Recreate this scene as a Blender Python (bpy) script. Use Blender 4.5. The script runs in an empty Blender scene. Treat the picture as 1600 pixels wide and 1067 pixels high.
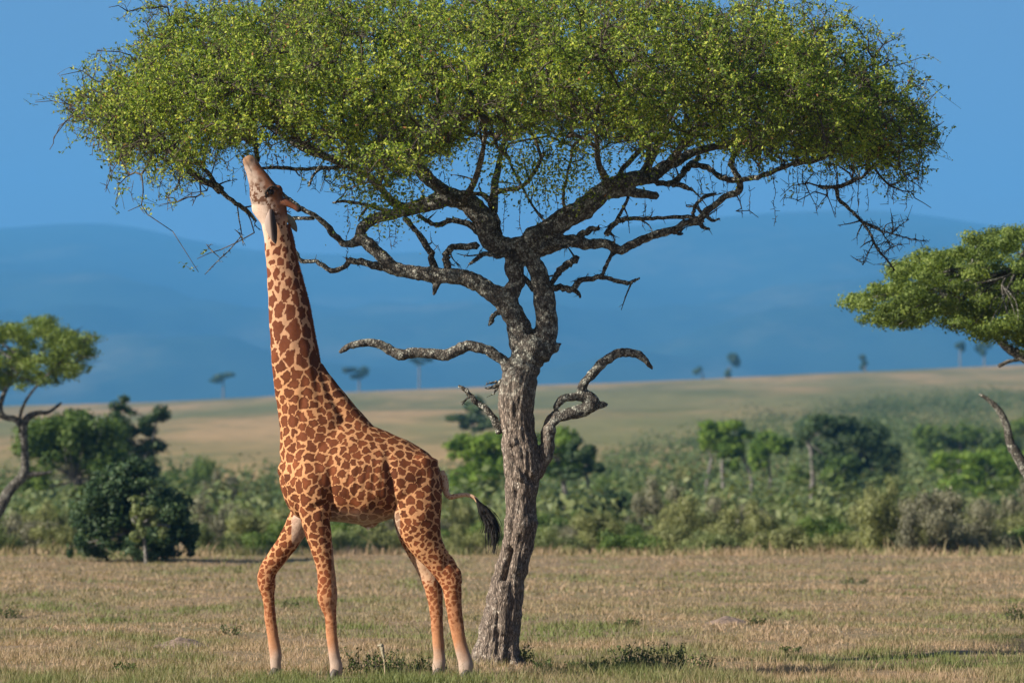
import bpy, math, random
import numpy as np
from mathutils import Vector, kdtree, noise as mnoise
S = bpy.context.scene
C = S.collection
rng = np.random.default_rng(7)
random.seed(7)

# ------------------------------------------------------------------ camera
FPX = 6280.0                       # focal length in pixels of a 1600 px wide frame
CZ = 2.0
HOR = 746.0                        # pixel row of the true horizon
PITCH = math.atan((HOR - 533.5) / FPX)
cd = bpy.data.cameras.new('camera')
cam = bpy.data.objects.new('camera', cd)
C.objects.link(cam)
cam.location = (0, 0, CZ)
cam.rotation_euler = (math.radians(90) + PITCH, 0, 0)
cd.sensor_width = 36
cd.lens = 36 * FPX / 1600
cd.clip_start = 0.5
cd.clip_end = 60000
cd.dof.use_dof = True
cd.dof.focus_distance = 40.2
cd.dof.aperture_fstop = 2.6
S.camera = cam

# ------------------------------------------------------------------ sky, sun, exposure
SUN_EL = math.radians(26)
SUN_AZ = math.radians(-114)        # clockwise from +Y (the view direction): behind and to the left
sd = Vector((math.sin(SUN_AZ) * math.cos(SUN_EL), math.cos(SUN_AZ) * math.cos(SUN_EL), math.sin(SUN_EL)))
W = bpy.data.worlds.new('World')
S.world = W
W.use_nodes = True
nt = W.node_tree
nt.nodes.clear()
wo = nt.nodes.new('ShaderNodeOutputWorld')
bg = nt.nodes.new('ShaderNodeBackground')
sky = nt.nodes.new('ShaderNodeTexSky')
sky.sky_type = 'NISHITA'
sky.sun_disc = False
sky.sun_elevation = SUN_EL
sky.sun_rotation = SUN_AZ
sky.altitude = 1500
sky.air_density = 1.0
sky.dust_density = 1.0
sky.ozone_density = 1.6
tc = nt.nodes.new('ShaderNodeTexCoord')
va = nt.nodes.new('ShaderNodeVectorMath')
va.operation = 'ADD'
va.inputs[1].default_value = (0, 0, 0.24)
vn = nt.nodes.new('ShaderNodeVectorMath')
vn.operation = 'NORMALIZE'
nt.links.new(tc.outputs['Generated'], va.inputs[0])
nt.links.new(va.outputs[0], vn.inputs[0])
nt.links.new(vn.outputs[0], sky.inputs[0])
tm = nt.nodes.new('ShaderNodeMix'); tm.data_type = 'RGBA'; tm.blend_type = 'MULTIPLY'; tm.inputs[0].default_value = 1
tm.inputs[7].default_value = (1.20, .93, .82, 1)
nt.links.new(sky.outputs[0], tm.inputs[6])
nt.links.new(tm.outputs[2], bg.inputs[0])
bg.inputs[1].default_value = 0.071
nt.links.new(bg.outputs[0], wo.inputs[0])
sl = bpy.data.lights.new('sun', 'SUN')
sl.energy = 5.0
sl.angle = math.radians(0.5)
sl.color = (1.0, 0.90, 0.76)
so = bpy.data.objects.new('sun', sl)
C.objects.link(so)
so.rotation_euler = sd.to_track_quat('Z', 'Y').to_euler()
so.location = (-30, -30, 40)
S.view_settings.view_transform = 'Standard'
S.view_settings.look = 'None'
S.view_settings.exposure = 0.88
S.view_settings.gamma = 1.0
S.cycles.volume_bounces = 1

# ------------------------------------------------------------------ helpers
TH = PITCH
FW = np.array([0, math.cos(TH), math.sin(TH)])
UP = np.array([0, -math.sin(TH), math.cos(TH)])
def P(px, py, d):
    """world point at distance y=d that the photograph shows at pixel (px, py)"""
    r = np.array([(px - 800) / FPX, 0, 0]) + FW + UP * (-(py - 533.5) / FPX)
    r = r * (d / r[1])
    return r + np.array([0, 0, CZ])
def PV(px, py, d):
    px = np.asarray(px, float); py = np.asarray(py, float); d = np.asarray(d, float)
    u = -(py - 533.5) / FPX
    ry = FW[1] + UP[1] * u
    rz = FW[2] + UP[2] * u
    t = d / ry
    return np.stack([(px - 800) / FPX * t, d + 0 * px, rz * t + CZ], -1)
def toPX(V):
    x = V[:, 0]; y = V[:, 1]; z = V[:, 2] - CZ
    f = FW[1] * y + FW[2] * z
    u = UP[1] * y + UP[2] * z
    return 800 + FPX * x / f, 533.5 - FPX * u / f

def props(o, label=None, cat=None, group=None, kind=None):
    if label: o['label'] = label
    if cat: o['category'] = cat
    if group: o['group'] = group
    if kind: o['kind'] = kind
    return o
def empty(name, loc, label, cat, group=None):
    o = bpy.data.objects.new(name, None)
    C.objects.link(o)
    o.location = [float(v) for v in loc]
    o.empty_display_size = 0.2
    return props(o, label, cat, group)
def mk_mesh(name, V, F, smooth=True, attrs=None):
    """F: (n,k) array, or a list of such arrays"""
    V = np.asarray(V, dtype=np.float32)
    Fs = F if isinstance(F, list) else [F]
    Fs = [np.asarray(f, dtype=np.int32) for f in Fs if len(f)]
    me = bpy.data.meshes.new(name)
    me.vertices.add(len(V))
    me.vertices.foreach_set('co', V.ravel())
    nl = sum(f.size for f in Fs)
    nf = sum(len(f) for f in Fs)
    me.loops.add(nl)
    me.loops.foreach_set('vertex_index', np.concatenate([f.ravel() for f in Fs]))
    me.polygons.add(nf)
    tot = np.concatenate([np.full(len(f), f.shape[1], np.int32) for f in Fs])
    st = np.concatenate([[0], np.cumsum(tot)[:-1]]).astype(np.int32)
    me.polygons.foreach_set('loop_start', st)
    me.polygons.foreach_set('loop_total', tot)
    me.update(calc_edges=True)
    me.polygons.foreach_set('use_smooth', np.full(nf, smooth))
    if attrs:
        for k, a in attrs.items():
            a = np.asarray(a, dtype=np.float32)
            if a.ndim == 1:
                at = me.attributes.new(k, 'FLOAT', 'POINT')
                at.data.foreach_set('value', a)
            else:
                at = me.attributes.new(k, 'FLOAT_COLOR', 'POINT')
                at.data.foreach_set('color', np.concatenate([a, np.ones((len(a), 1), np.float32)], 1).ravel())
    return me
def mobj(name, V, F, mat, parent=None, smooth=True, attrs=None):
    V = np.asarray(V, float)
    if parent is not None:
        V = V - np.array(parent.location)
        if parent.parent is not None: V = V - np.array(parent.parent.location)
    me = mk_mesh(name, V, F, smooth, attrs)
    if mat: me.materials.append(mat)
    o = bpy.data.objects.new(name, me)
    C.objects.link(o)
    o.parent = parent
    return o

class MB:
    def __init__(s):
        s.V = []; s.Q = []; s.T = []; s.n = 0
    def add(s, V, Q=None, T=None):
        V = np.asarray(V, float)
        if Q is not None and len(Q): s.Q.append(np.asarray(Q) + s.n)
        if T is not None and len(T): s.T.append(np.asarray(T) + s.n)
        s.V.append(V); s.n += len(V)
    def get(s):
        V = np.concatenate(s.V)
        F = []
        if s.Q: F.append(np.concatenate(s.Q))
        if s.T: F.append(np.concatenate(s.T))
        return V, F

def crom(P_, k):
    """Catmull-Rom resample of rows"""
    P_ = np.asarray(P_, float)
    A = np.vstack([2 * P_[0] - P_[1], P_, 2 * P_[-1] - P_[-2]])
    out = []
    for i in range(1, len(A) - 2):
        p0, p1, p2, p3 = A[i - 1], A[i], A[i + 1], A[i + 2]
        for t in np.arange(k) / k:
            out.append(0.5 * ((2 * p1) + (p2 - p0) * t + (2 * p0 - 5 * p1 + 4 * p2 - p3) * t * t + (3 * p1 - p0 - 3 * p2 + p3) * t ** 3))
    out.append(A[-2])
    return np.array(out)

def ring_faces(nr, ns, cap0, cap1):
    i = np.arange(nr - 1)[:, None] * ns
    j = np.arange(ns)[None, :]
    j2 = (j + 1) % ns
    Q = np.stack([i + j, i + j2, i + ns + j2, i + ns + j], -1).reshape(-1, 4)
    T = []
    c0 = nr * ns; c1 = c0 + 1
    jj = np.arange(ns); j2 = (jj + 1) % ns
    T.append(np.stack([np.full(ns, c0), j2, jj], -1))
    T.append(np.stack([np.full(ns, c1), (nr - 1) * ns + jj, (nr - 1) * ns + j2], -1))
    return Q, np.concatenate(T)

def tube(mb, pts, rad, ns=8, k=4, jit=0.0, point=False):
    """pts (n,3), rad (n)"""
    A = np.concatenate([np.asarray(pts, float), np.asarray(rad, float)[:, None]], 1)
    if k > 1: A = crom(A, k)
    c = A[:, :3]; r = np.maximum(A[:, 3], 0.0015)
    n = len(c)
    tan = np.gradient(c, axis=0)
    tan /= np.linalg.norm(tan, axis=1)[:, None] + 1e-9
    ref = np.array([0.0, 1.0, 0.05])
    rings = []
    u = np.cross(tan[0], ref); u /= np.linalg.norm(u) + 1e-9
    ph = np.arange(ns) * 2 * np.pi / ns
    for i in range(n):
        u = u - tan[i] * np.dot(u, tan[i]); u /= np.linalg.norm(u) + 1e-9
        v = np.cross(tan[i], u)
        rr = r[i] * (1 + (rng.normal(0, jit, ns) if jit else 0))
        rings.append(c[i] + (u[None] * np.cos(ph)[:, None] + v[None] * np.sin(ph)[:, None]) * (rr[:, None] if jit else rr))
    V = np.concatenate(rings + [c[:1] - tan[:1] * r[0] * .4, c[-1:] + tan[-1:] * r[-1] * (.9 if not point else 3)])
    Q, T = ring_faces(n, ns, True, True)
    mb.add(V, Q, T)

def loft(mb, rows, D, ns=24, k=4, egg=0.0, vertical=False, capf=0.5):
    """rows: (px, py, off, a_px, b_m): body sections seen in side view; off = distance behind (+) or before (-) D"""
    A = crom(rows, k)
    c = np.array([P(r[0], r[1], D + r[2]) for r in A])
    a = A[:, 3] * (D + A[:, 2]) / FPX
    b = A[:, 4]
    tan = np.gradient(c, axis=0); tan[:, 1] = 0
    tan /= np.linalg.norm(tan, axis=1)[:, None]
    nrm = np.stack([tan[:, 2], 0 * tan[:, 0], -tan[:, 0]], -1)
    if vertical:
        nrm = np.tile(np.array([[0, 0, 1.0]]), (len(c), 1))
    Yv = np.array([0, 1.0, 0])
    ph = np.arange(ns) * 2 * np.pi / ns
    rings = []
    for i in range(len(c)):
        cw = np.cos(ph); sw = np.sin(ph)
        w = b[i] * (1 - egg * cw)
        rings.append(c[i] + nrm[i][None] * (a[i] * cw)[:, None] + Yv[None] * (w * sw)[:, None])
    V = np.concatenate(rings + [c[:1] - tan[:1] * a[0] * capf, c[-1:] + tan[-1:] * a[-1] * capf])
    Q, T = ring_faces(len(c), ns, True, True)
    mb.add(V, Q, T)

def ball(mb, c, r, ns=16, nr=9, rot=None):
    th = np.linspace(0.12, np.pi - 0.12, nr)
    ph = np.arange(ns) * 2 * np.pi / ns
    V = np.array([[math.sin(t) * math.cos(p), math.sin(t) * math.sin(p), math.cos(t)] for t in th for p in ph] + [[0, 0, 1], [0, 0, -1]])
    V = V * np.asarray(r)
    if rot is not None: V = V @ np.asarray(rot).T
    Q, T = ring_faces(nr, ns, True, True)
    mb.add(V + np.asarray(c), Q[:, ::-1], T[:, ::-1])

def voxel(V, F, size, smooth=0):
    me = mk_mesh('tmp', V, F)
    o = bpy.data.objects.new('tmp', me)
    C.objects.link(o)
    m = o.modifiers.new('r', 'REMESH')
    m.mode = 'VOXEL'; m.voxel_size = size
    if smooth:
        s = o.modifiers.new('s', 'SMOOTH'); s.factor = 0.5; s.iterations = smooth
    dg = bpy.context.evaluated_depsgraph_get()
    dg.update()
    ev = o.evaluated_get(dg)
    m2 = bpy.data.meshes.new_from_object(ev)
    bpy.data.objects.remove(o)
    bpy.data.meshes.remove(me)
    n = len(m2.vertices)
    co = np.empty(n * 3, np.float32); m2.vertices.foreach_get('co', co)
    no = np.empty(n * 3, np.float32); m2.vertex_normals.foreach_get('vector', no)
    ls = np.empty(len(m2.loops), np.int32); m2.loops.foreach_get('vertex_index', ls)
    lt = np.empty(len(m2.polygons), np.int32); m2.polygons.foreach_get('loop_total', lt)
    lst = np.empty(len(m2.polygons), np.int32); m2.polygons.foreach_get('loop_start', lst)
    F = []
    for k in (3, 4):
        idx = lst[lt == k]
        if len(idx): F.append(ls[idx[:, None] + np.arange(k)[None]])
    bpy.data.meshes.remove(m2)
    return co.reshape(-1, 3).astype(float), F, no.reshape(-1, 3).astype(float)

def vnoise(V, sc, seed=0.0):
    s = np.asarray(sc) if np.ndim(sc) else np.array([sc] * 3)
    W_ = V * s + seed
    return np.array([mnoise.noise(w) for w in W_])

# ------------------------------------------------------------------ materials
def nodemat(name):
    m = bpy.data.materials.new(name)
    m.use_nodes = True
    t = m.node_tree
    b = t.nodes['Principled BSDF']
    b.inputs['Specular IOR Level'].default_value = 0.25
    return m, t, b
def N(t, typ, **kw):
    n = t.nodes.new(typ)
    for k, v in kw.items():
        if k.startswith('i_'): n.inputs[int(k[2:])].default_value = v
        else: setattr(n, k, v)
    return n
def ramp(t, fac, stops):
    r = t.nodes.new('ShaderNodeValToRGB')
    el = r.color_ramp.elements
    while len(el) < len(stops): el.new(0.5)
    for e, (p, c) in zip(el, stops):
        e.position = p; e.color = (*c, 1)
    t.links.new(fac, r.inputs[0])
    return r.outputs[0]
def mixc(t, fac, a, b, mode='MIX'):
    n = t.nodes.new('ShaderNodeMix'); n.data_type = 'RGBA'; n.blend_type = mode
    for s, v in ((0, fac), (6, a), (7, b)):
        if hasattr(v, 'is_output'): t.links.new(v, n.inputs[s])
        elif s == 0: n.inputs[0].default_value = v
        else: n.inputs[s].default_value = (*v, 1)
    return n.outputs[2]
def coords(t, scale=(1, 1, 1), obj=False):
    c = t.nodes.new('ShaderNodeTexCoord') if obj else t.nodes.new('ShaderNodeNewGeometry')
    m = t.nodes.new('ShaderNodeMapping')
    m.inputs['Scale'].default_value = scale
    t.links.new(c.outputs['Object' if obj else 'Position'], m.inputs[0])
    return m.outputs[0]
def noise(t, vec, scale, detail=4, rough=0.55, out=0):
    n = t.nodes.new('ShaderNodeTexNoise')
    n.inputs['Scale'].default_value = scale
    n.inputs['Detail'].default_value = detail
    n.inputs['Roughness'].default_value = rough
    t.links.new(vec, n.inputs['Vector'])
    return n.outputs[out]
def bump(t, b, h, strength, dist):
    n = t.nodes.new('ShaderNodeBump')
    n.inputs['Strength'].default_value = strength
    n.inputs['Distance'].default_value = dist
    t.links.new(h, n.inputs['Height'])
    t.links.new(n.outputs[0], b.inputs['Normal'])

def leafmat(name, dark, mid, light, trans=0.35, rnd=0.0, accent=None):
    m, t, b = nodemat(name)
    a = N(t, 'ShaderNodeAttribute', attribute_name='tint')
    st = [(0.0, dark), (0.5, mid), (1.0, light)]
    if accent: st = [(0.0, dark), (0.5, mid), (0.93, light), (0.99, accent)]
    col = ramp(t, a.outputs['Fac'], st)
    if rnd:
        oi = t.nodes.new('ShaderNodeObjectInfo')
        hs = t.nodes.new('ShaderNodeHueSaturation')
        mr = N(t, 'ShaderNodeMapRange'); mr.inputs[3].default_value = 0.5 - rnd * 0.25; mr.inputs[4].default_value = 0.5 + rnd * 0.2
        mv = N(t, 'ShaderNodeMapRange'); mv.inputs[3].default_value = 1 - rnd; mv.inputs[4].default_value = 1 + rnd * 0.6
        t.links.new(oi.outputs['Random'], mr.inputs[0]); t.links.new(mr.outputs[0], hs.inputs['Hue'])
        mu = N(t, 'ShaderNodeMath', operation='FRACT'); mm = N(t, 'ShaderNodeMath', operation='MULTIPLY'); mm.inputs[1].default_value = 7.31
        t.links.new(oi.outputs['Random'], mm.inputs[0]); t.links.new(mm.outputs[0], mu.inputs[0]); t.links.new(mu.outputs[0], mv.inputs[0])
        t.links.new(mv.outputs[0], hs.inputs['Value'])
        t.links.new(col, hs.inputs['Color']); col = hs.outputs[0]
    t.links.new(col, b.inputs['Base Color'])
    b.inputs['Roughness'].default_value = 0.55
    tr = t.nodes.new('ShaderNodeBsdfTranslucent')
    t.links.new(mixc(t, 1.0, col, (1.15, 1.2, 0.6), 'MULTIPLY'), tr.inputs[0])
    mx = t.nodes.new('ShaderNodeMixShader'); mx.inputs[0].default_value = trans
    t.links.new(b.outputs[0], mx.inputs[1]); t.links.new(tr.outputs[0], mx.inputs[2])
    t.links.new(mx.outputs[0], t.nodes['Material Output'].inputs[0])
    return m

def barkmat(name, dark, mid, lichen, amount=0.5, scale=1.0):
    m, t, b = nodemat(name)
    v = coords(t, (1, 1, 0.8))
    v2 = coords(t)
    vo = t.nodes.new('ShaderNodeTexVoronoi'); vo.feature = 'DISTANCE_TO_EDGE'
    vo.inputs['Scale'].default_value = 34 * scale
    wn = noise(t, v, 9 * scale, 3, .6, 1)
    wv = N(t, 'ShaderNodeVectorMath', operation='MULTIPLY_ADD'); wv.inputs[1].default_value = (.08, .08, .08)
    t.links.new(wn, wv.inputs[0]); t.links.new(v, wv.inputs[2]); t.links.new(wv.outputs[0], vo.inputs['Vector'])
    crack = ramp(t, vo.outputs['Distance'], [(0.0, (0, 0, 0)), (0.22, (1, 1, 1))])
    n1 = noise(t, v, 28 * scale, 5, .7)
    base = mixc(t, ramp(t, n1, [(.32, (0, 0, 0)), (.68, (1, 1, 1))]), dark, mid)
    n2 = noise(t, v2, 11 * scale, 5, .75)
    base = mixc(t, ramp(t, n2, [(.60 - .12 * amount, (0, 0, 0)), (.66 - .10 * amount, (1, 1, 1))]), base, lichen)
    col = mixc(t, crack, tuple(c * .3 for c in dark), base)
    t.links.new(col, b.inputs['Base Color'])
    b.inputs['Roughness'].default_value = 0.9
    h = mixc(t, 0.5, crack, n1)
    bump(t, b, h, 1.0, 0.02 / scale)
    return m

BARK = barkmat('acacia_bark', (.055, .046, .04), (.19, .155, .125), (.40, .37, .31), .55)
LIMB = barkmat('lichened_bark', (.05, .046, .04), (.21, .19, .16), (.46, .46, .40), .85)
PALE = barkmat('pale_bark', (.22, .21, .19), (.36, .34, .31), (.5, .49, .46), .5)
m, t, b = nodemat('twig_bark'); TWIG = m
t.links.new(ramp(t, noise(t, coords(t), 6, 3), [(.3, (.04, .032, .026)), (.7, (.11, .09, .07))]), b.inputs['Base Color'])
b.inputs['Roughness'].default_value = .9
LEAF = leafmat('acacia_leaf', (.05, .095, .02), (.19, .28, .042), (.50, .57, .09), .46, accent=(.38, .18, .07))

# ------------------------------------------------------------------ terrain
def ridge_py(px):
    return np.interp(px, [-4000, 0, 250, 520, 700, 960, 1100, 1250, 1400, 1600, 5600], [700, 634, 627, 613, 606, 598, 592, 584, 578, 569, 500])
def ground_z(x, y):
    x = np.asarray(x, float); y = np.asarray(y, float)
    px = 800 + FPX * x / np.maximum(y, 240)
    zr = 2 + (HOR - ridge_py(px)) / FPX * 1500
    t_ = np.clip((y - 240) / 1260, 0, 1)
    z = zr * t_ ** 1.12
    z = z - np.where(y > 1500, np.minimum((y - 1500) * .035, zr + 5), 0)
    und = np.sin(x * .013 + y * .007) * np.cos(y * .011 - x * .004) + .5 * np.sin(x * .031 + 1.3 + y * .017)
    z = z + und * np.clip((y - 260) / 900, 0, 1) * .9 * np.clip((1500 - y) / 200, 0.15, 1)
    # the field ends in a low lip before the bush belt
    z = z + .10 * np.exp(-((y - 97) / 5.0) ** 2) - .25 * np.clip((y - 101) / 12, 0, 1) * np.clip((260 - y) / 60, 0, 1)
    small = .025 * np.sin(x * 1.7 + np.sin(y * .9)) * np.sin(y * 1.1 + .7) + .02 * np.sin(x * .6 + y * .35)
    return z + small * np.clip((110 - y) / 20, 0, 1) - 0.0
ys = np.unique(np.concatenate([np.linspace(-30, 30, 13), np.arange(30, 60, .5), np.arange(60, 115, 1.0), np.geomspace(115, 1700, 120), np.geomspace(1750, 15000, 30)]))
uu = np.linspace(-1, 1, 241); uu = np.sign(uu) * np.abs(uu) ** 1.6
X = np.stack([uu * (28 + np.maximum(y, 0) * .42) for y in ys])
Y = np.repeat(ys[:, None], len(uu), 1)
Z = ground_z(X, Y)
nr, nc = X.shape
i, j = np.meshgrid(np.arange(nr - 1), np.arange(nc - 1), indexing='ij')
i = i.ravel(); j = j.ravel()
Fg = np.stack([i * nc + j, i * nc + j + 1, (i + 1) * nc + j + 1, (i + 1) * nc + j], -1)
m, t, b = nodemat('dry_grassland')
v = coords(t)
vs = coords(t, (1, .35, 1))
far = coords(t, (1, .22, 1))
n1 = noise(t, v, .35, 6, .6); n2 = noise(t, v, 3.5, 6, .65); n3 = noise(t, v, 22, 3, .7)
near = mixc(t, ramp(t, n1, [(.38, (0, 0, 0)), (.62, (1, 1, 1))]), (.22, .165, .105), (.165, .16, .075))
near = mixc(t, ramp(t, n2, [(.35, (0, 0, 0)), (.7, (1, 1, 1))]), near, (.30, .22, .145))
near = mixc(t, ramp(t, n3, [(.45, (0, 0, 0)), (.7, (.55, .55, .55))]), near, (.09, .075, .045))
nf1 = noise(t, far, .006, 5, .6); nf2 = noise(t, far, .03, 4, .6)
farc = mixc(t, ramp(t, nf1, [(.46, (0, 0, 0)), (.54, (1, 1, 1))]), (.44, .30, .15), (.23, .215, .09))
farc = mixc(t, ramp(t, nf2, [(.46, (0, 0, 0)), (.62, (.75, .75, .75))]), farc, (.14, .155, .06))
nf3 = noise(t, coords(t, (1, .3, 1)), .16, 5, .7)
farc = mixc(t, ramp(t, nf3, [(.42, (0, 0, 0)), (.7, (.55, .55, .55))]), farc, (.12, .12, .05))
sp = N(t, 'ShaderNodeSeparateXYZ'); t.links.new(v, sp.inputs[0])
mr = N(t, 'ShaderNodeMapRange'); mr.inputs[1].default_value = 105; mr.inputs[2].default_value = 260
t.links.new(sp.outputs[1], mr.inputs[0])
t.links.new(mixc(t, mr.outputs[0], near, farc), b.inputs['Base Color'])
b.inputs['Roughness'].default_value = 1.0; b.inputs['Specular IOR Level'].default_value = 0.05
bump(t, b, n2, .8, .08)
GROUND = m
g = mobj('ground', np.stack([X, Y, Z], -1).reshape(-1, 3), Fg, GROUND)
props(g, 'dry grassy savanna ground rising to a tan far plain', None, None, 'structure')

# distant hills, ten kilometres and more away
skx = [-6000, -2500, -900, 0, 100, 150, 200, 270, 340, 420, 500, 700, 850, 950, 1050, 1200, 1350, 1430, 1500, 1600, 2200, 4000, 8000]
sky_ = [470, 430, 400, 357, 349, 347, 352, 368, 383, 394, 398, 392, 372, 357, 346, 332, 326, 333, 344, 360, 420, 400, 460]
dd = np.concatenate([np.linspace(3500, 12000, 70), np.linspace(12100, 14500, 16)])
pxs = np.linspace(-3600, 5200, 420)
Xh = np.stack([(pxs - 800) / FPX * d for d in dd]); Yh = np.repeat(dd[:, None], len(pxs), 1)
px_ = 800 + FPX * Xh / Yh
zt = 2 + (HOR - np.interp(px_, skx, sky_)) / FPX * 12000
k_ = np.array([.25, .5, 1, 1.5, 1, .5, .25]); k_ /= k_.sum()
zt = np.stack([np.convolve(np.pad(r, 3, 'edge'), k_, 'valid') for r in zt])
u_ = np.clip((Yh - 3500) / 8500, 0, 1)
Zh = -25 + (zt + 25) * u_ ** 1.25
amp = np.array([[mnoise.fractal(Vector((a * .0009, b_ * .0006, 3.1)), 1.0, 2.0, 5) for a, b_ in zip(ra, rb)] for ra, rb in zip(Xh, Yh)])
Zh += amp * 130 * np.sin(u_ * math.pi) ** .8
Zh = np.where(Yh > 12000, zt - (Yh - 12000) * .12, Zh)
nr, nc = Xh.shape
i, j = np.meshgrid(np.arange(nr - 1), np.arange(nc - 1), indexing='ij'); i = i.ravel(); j = j.ravel()
m, t, b = nodemat('forested_hillside')
v = coords(t, (1, .35, 2.0))
n1 = noise(t, v, .0024, 7, .65); n2 = noise(t, v, .012, 5, .65)
c1 = mixc(t, ramp(t, n1, [(.52, (0, 0, 0)), (.66, (1, 1, 1))]), (.035, .055, .03), (.10, .105, .06))
c1 = mixc(t, ramp(t, n2, [(.45, (0, 0, 0)), (.7, (.6, .6, .6))]), c1, (.01, .018, .01))
t.links.new(c1, b.inputs['Base Color']); b.inputs['Roughness'].default_value = 1; b.inputs['Specular IOR Level'].default_value = 0
h = mobj('hills', np.stack([Xh, Yh, Zh], -1).reshape(-1, 3), np.stack([i * nc + j, i * nc + j + 1, (i + 1) * nc + j + 1, (i + 1) * nc + j], -1), m)
props(h, 'long blue hazy hills behind the plain', None, None, 'structure')

# the air: one closed box of thin blue haze
V = np.array([[x, y, z] for z in (-34, 1150) for y in (-40, 15400) for x in (-7400, 7400)], float)
Fq = np.array([[0, 2, 3, 1], [4, 5, 7, 6], [0, 1, 5, 4], [2, 6, 7, 3], [0, 4, 6, 2], [1, 3, 7, 5]])
hm = bpy.data.materials.new('haze_air'); hm.use_nodes = True
t = hm.node_tree; t.nodes.remove(t.nodes['Principled BSDF'])
pv = t.nodes.new('ShaderNodeVolumePrincipled')
pv.inputs['Color'].default_value = (.13, .47, .95, 1)
pv.inputs['Density'].default_value = 0.000135
pv.inputs['Anisotropy'].default_value = 0.0
t.links.new(pv.outputs[0], t.nodes['Material Output'].inputs['Volume'])
hz = mobj('haze', V, Fq, hm, smooth=False)
props(hz, 'thin blue haze in the air over the savanna', None, None, 'stuff')

# ------------------------------------------------------------------ main acacia: traced limbs
TD = 43.2
R1 = 1 / 157.0
def px_path(rows, d0=TD):
    """rows (px, py, r_px[, off])"""
    out = []; rad = []
    for r in rows:
        o = r[3] if len(r) > 3 else 0.0
        d = d0 + o
        out.append(P(r[0], r[1], d)); rad.append(r[2] * d / FPX)
    return np.array(out), np.array(rad)
thick = [
 # trunk
 [(776, 1046, 44), (777, 1028, 36), (782, 1000, 32), (787, 958, 28.5), (797, 899, 25), (811, 839, 25), (817, 780, 23.5), (816, 727, 28), (809, 662, 26), (811, 597, 28), (823, 565, 26), (832, 540, 29)],
 [(822, 556, 22), (812, 520, 18), (800, 490, 18), (785, 468, 17), (769, 457, 15), (745, 442, 14), (721, 434, 13.5), (679, 430, 12), (640, 424, 11), (614, 419, 11), (597, 401, 11), (575, 381, 10.5), (561, 372, 10)],
 [(838, 556, 22), (853, 520, 18), (851, 474, 17), (846, 443, 15.5), (837, 415, 14), (822, 396, 14), (806, 382, 14)],
 [(797, 480, 15), (799, 459, 13), (805, 434, 14), (803, 409, 15), (810, 392, 14), (816, 381, 15)],
 [(561, 378, 9), (545, 381, 6.5), (533, 379, 5.5), (520, 366, 5.2), (510, 352, 5), (491, 336, 4.5), (468, 323, 4, .1), (445, 306, 3.5, .35), (420, 285, 3, .5)],
 [(568, 381, 8), (563, 362, 8.5), (580, 347, 9), (600, 338, 9), (622, 332, 9), (645, 325, 11), (665, 319, 12), (692, 311, 14), (721, 312, 16.5), (745, 330, 17), (760, 355, 17), (775, 378, 17), (800, 388, 15)],
 [(705, 312, 12), (686, 292, 10), (664, 277, 9, .3), (655, 250, 8, .6), (640, 215, 6, 1.0)],
 [(640, 326, 8), (618, 318, 7), (600, 300, 6, -.3), (575, 275, 5, -.5), (540, 258, 4, -.6)],
 [(805, 384, 15), (830, 374, 16), (850, 366, 17), (887, 344, 18), (919, 319, 17), (950, 294, 15), (981, 280, 13), (1012, 276, 11, .2), (1044, 257, 9, .4), (1080, 240, 7, .6), (1120, 228, 6, .8)],
 [(940, 303, 10), (960, 303, 9), (985, 300, 8), (1008, 303, 7), (1026, 306, 6.5)],
 [(825, 402, 11), (850, 388, 11), (887, 377, 10.5), (919, 381, 9), (944, 381, 7.5), (972, 391, 7), (987, 382, 7), (1022, 369, 6.5), (1053, 361, 6), (1069, 349, 5.5), (1091, 345, 6), (1109, 327, 5.5), (1131, 309, 5.5), (1156, 297, 6), (1151, 274, 5), (1141, 255, 4.5)],
 [(796, 580, 9), (788, 565, 8), (773, 554, 8), (747, 543, 8), (721, 543, 9), (695, 555, 9), (676, 552, 8), (650, 550, 8), (621, 552, 8), (595, 541, 7), (569, 535, 6.5), (546, 540, 5.5), (531, 551, 3)],
 [(835, 738, 13), (848, 718, 11), (856, 695, 9.5), (856, 669, 9.5), (864, 654, 9.5), (884, 648, 9), (910, 642, 10), (927, 632, 8.5), (922, 618, 8.5), (909, 612, 7), (923, 588, 7.5), (942, 566, 7.5), (965, 553, 7), (991, 553, 6.5), (1007, 562, 5), (1018, 575, 3)],
 [(920, 617, 7.5), (905, 620, 6.5), (890, 621, 5), (876, 626, 4.5), (868, 638, 3.5)],
 [(921, 636, 9), (934, 634, 5.5), (948, 631, 1.5)],
 [(842, 556, 12), (858, 549, 8), (866, 543, 6), (877, 536, 2)],
 [(683, 436, 8), (680, 450, 5.5), (678, 461, 3)],
]
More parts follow.
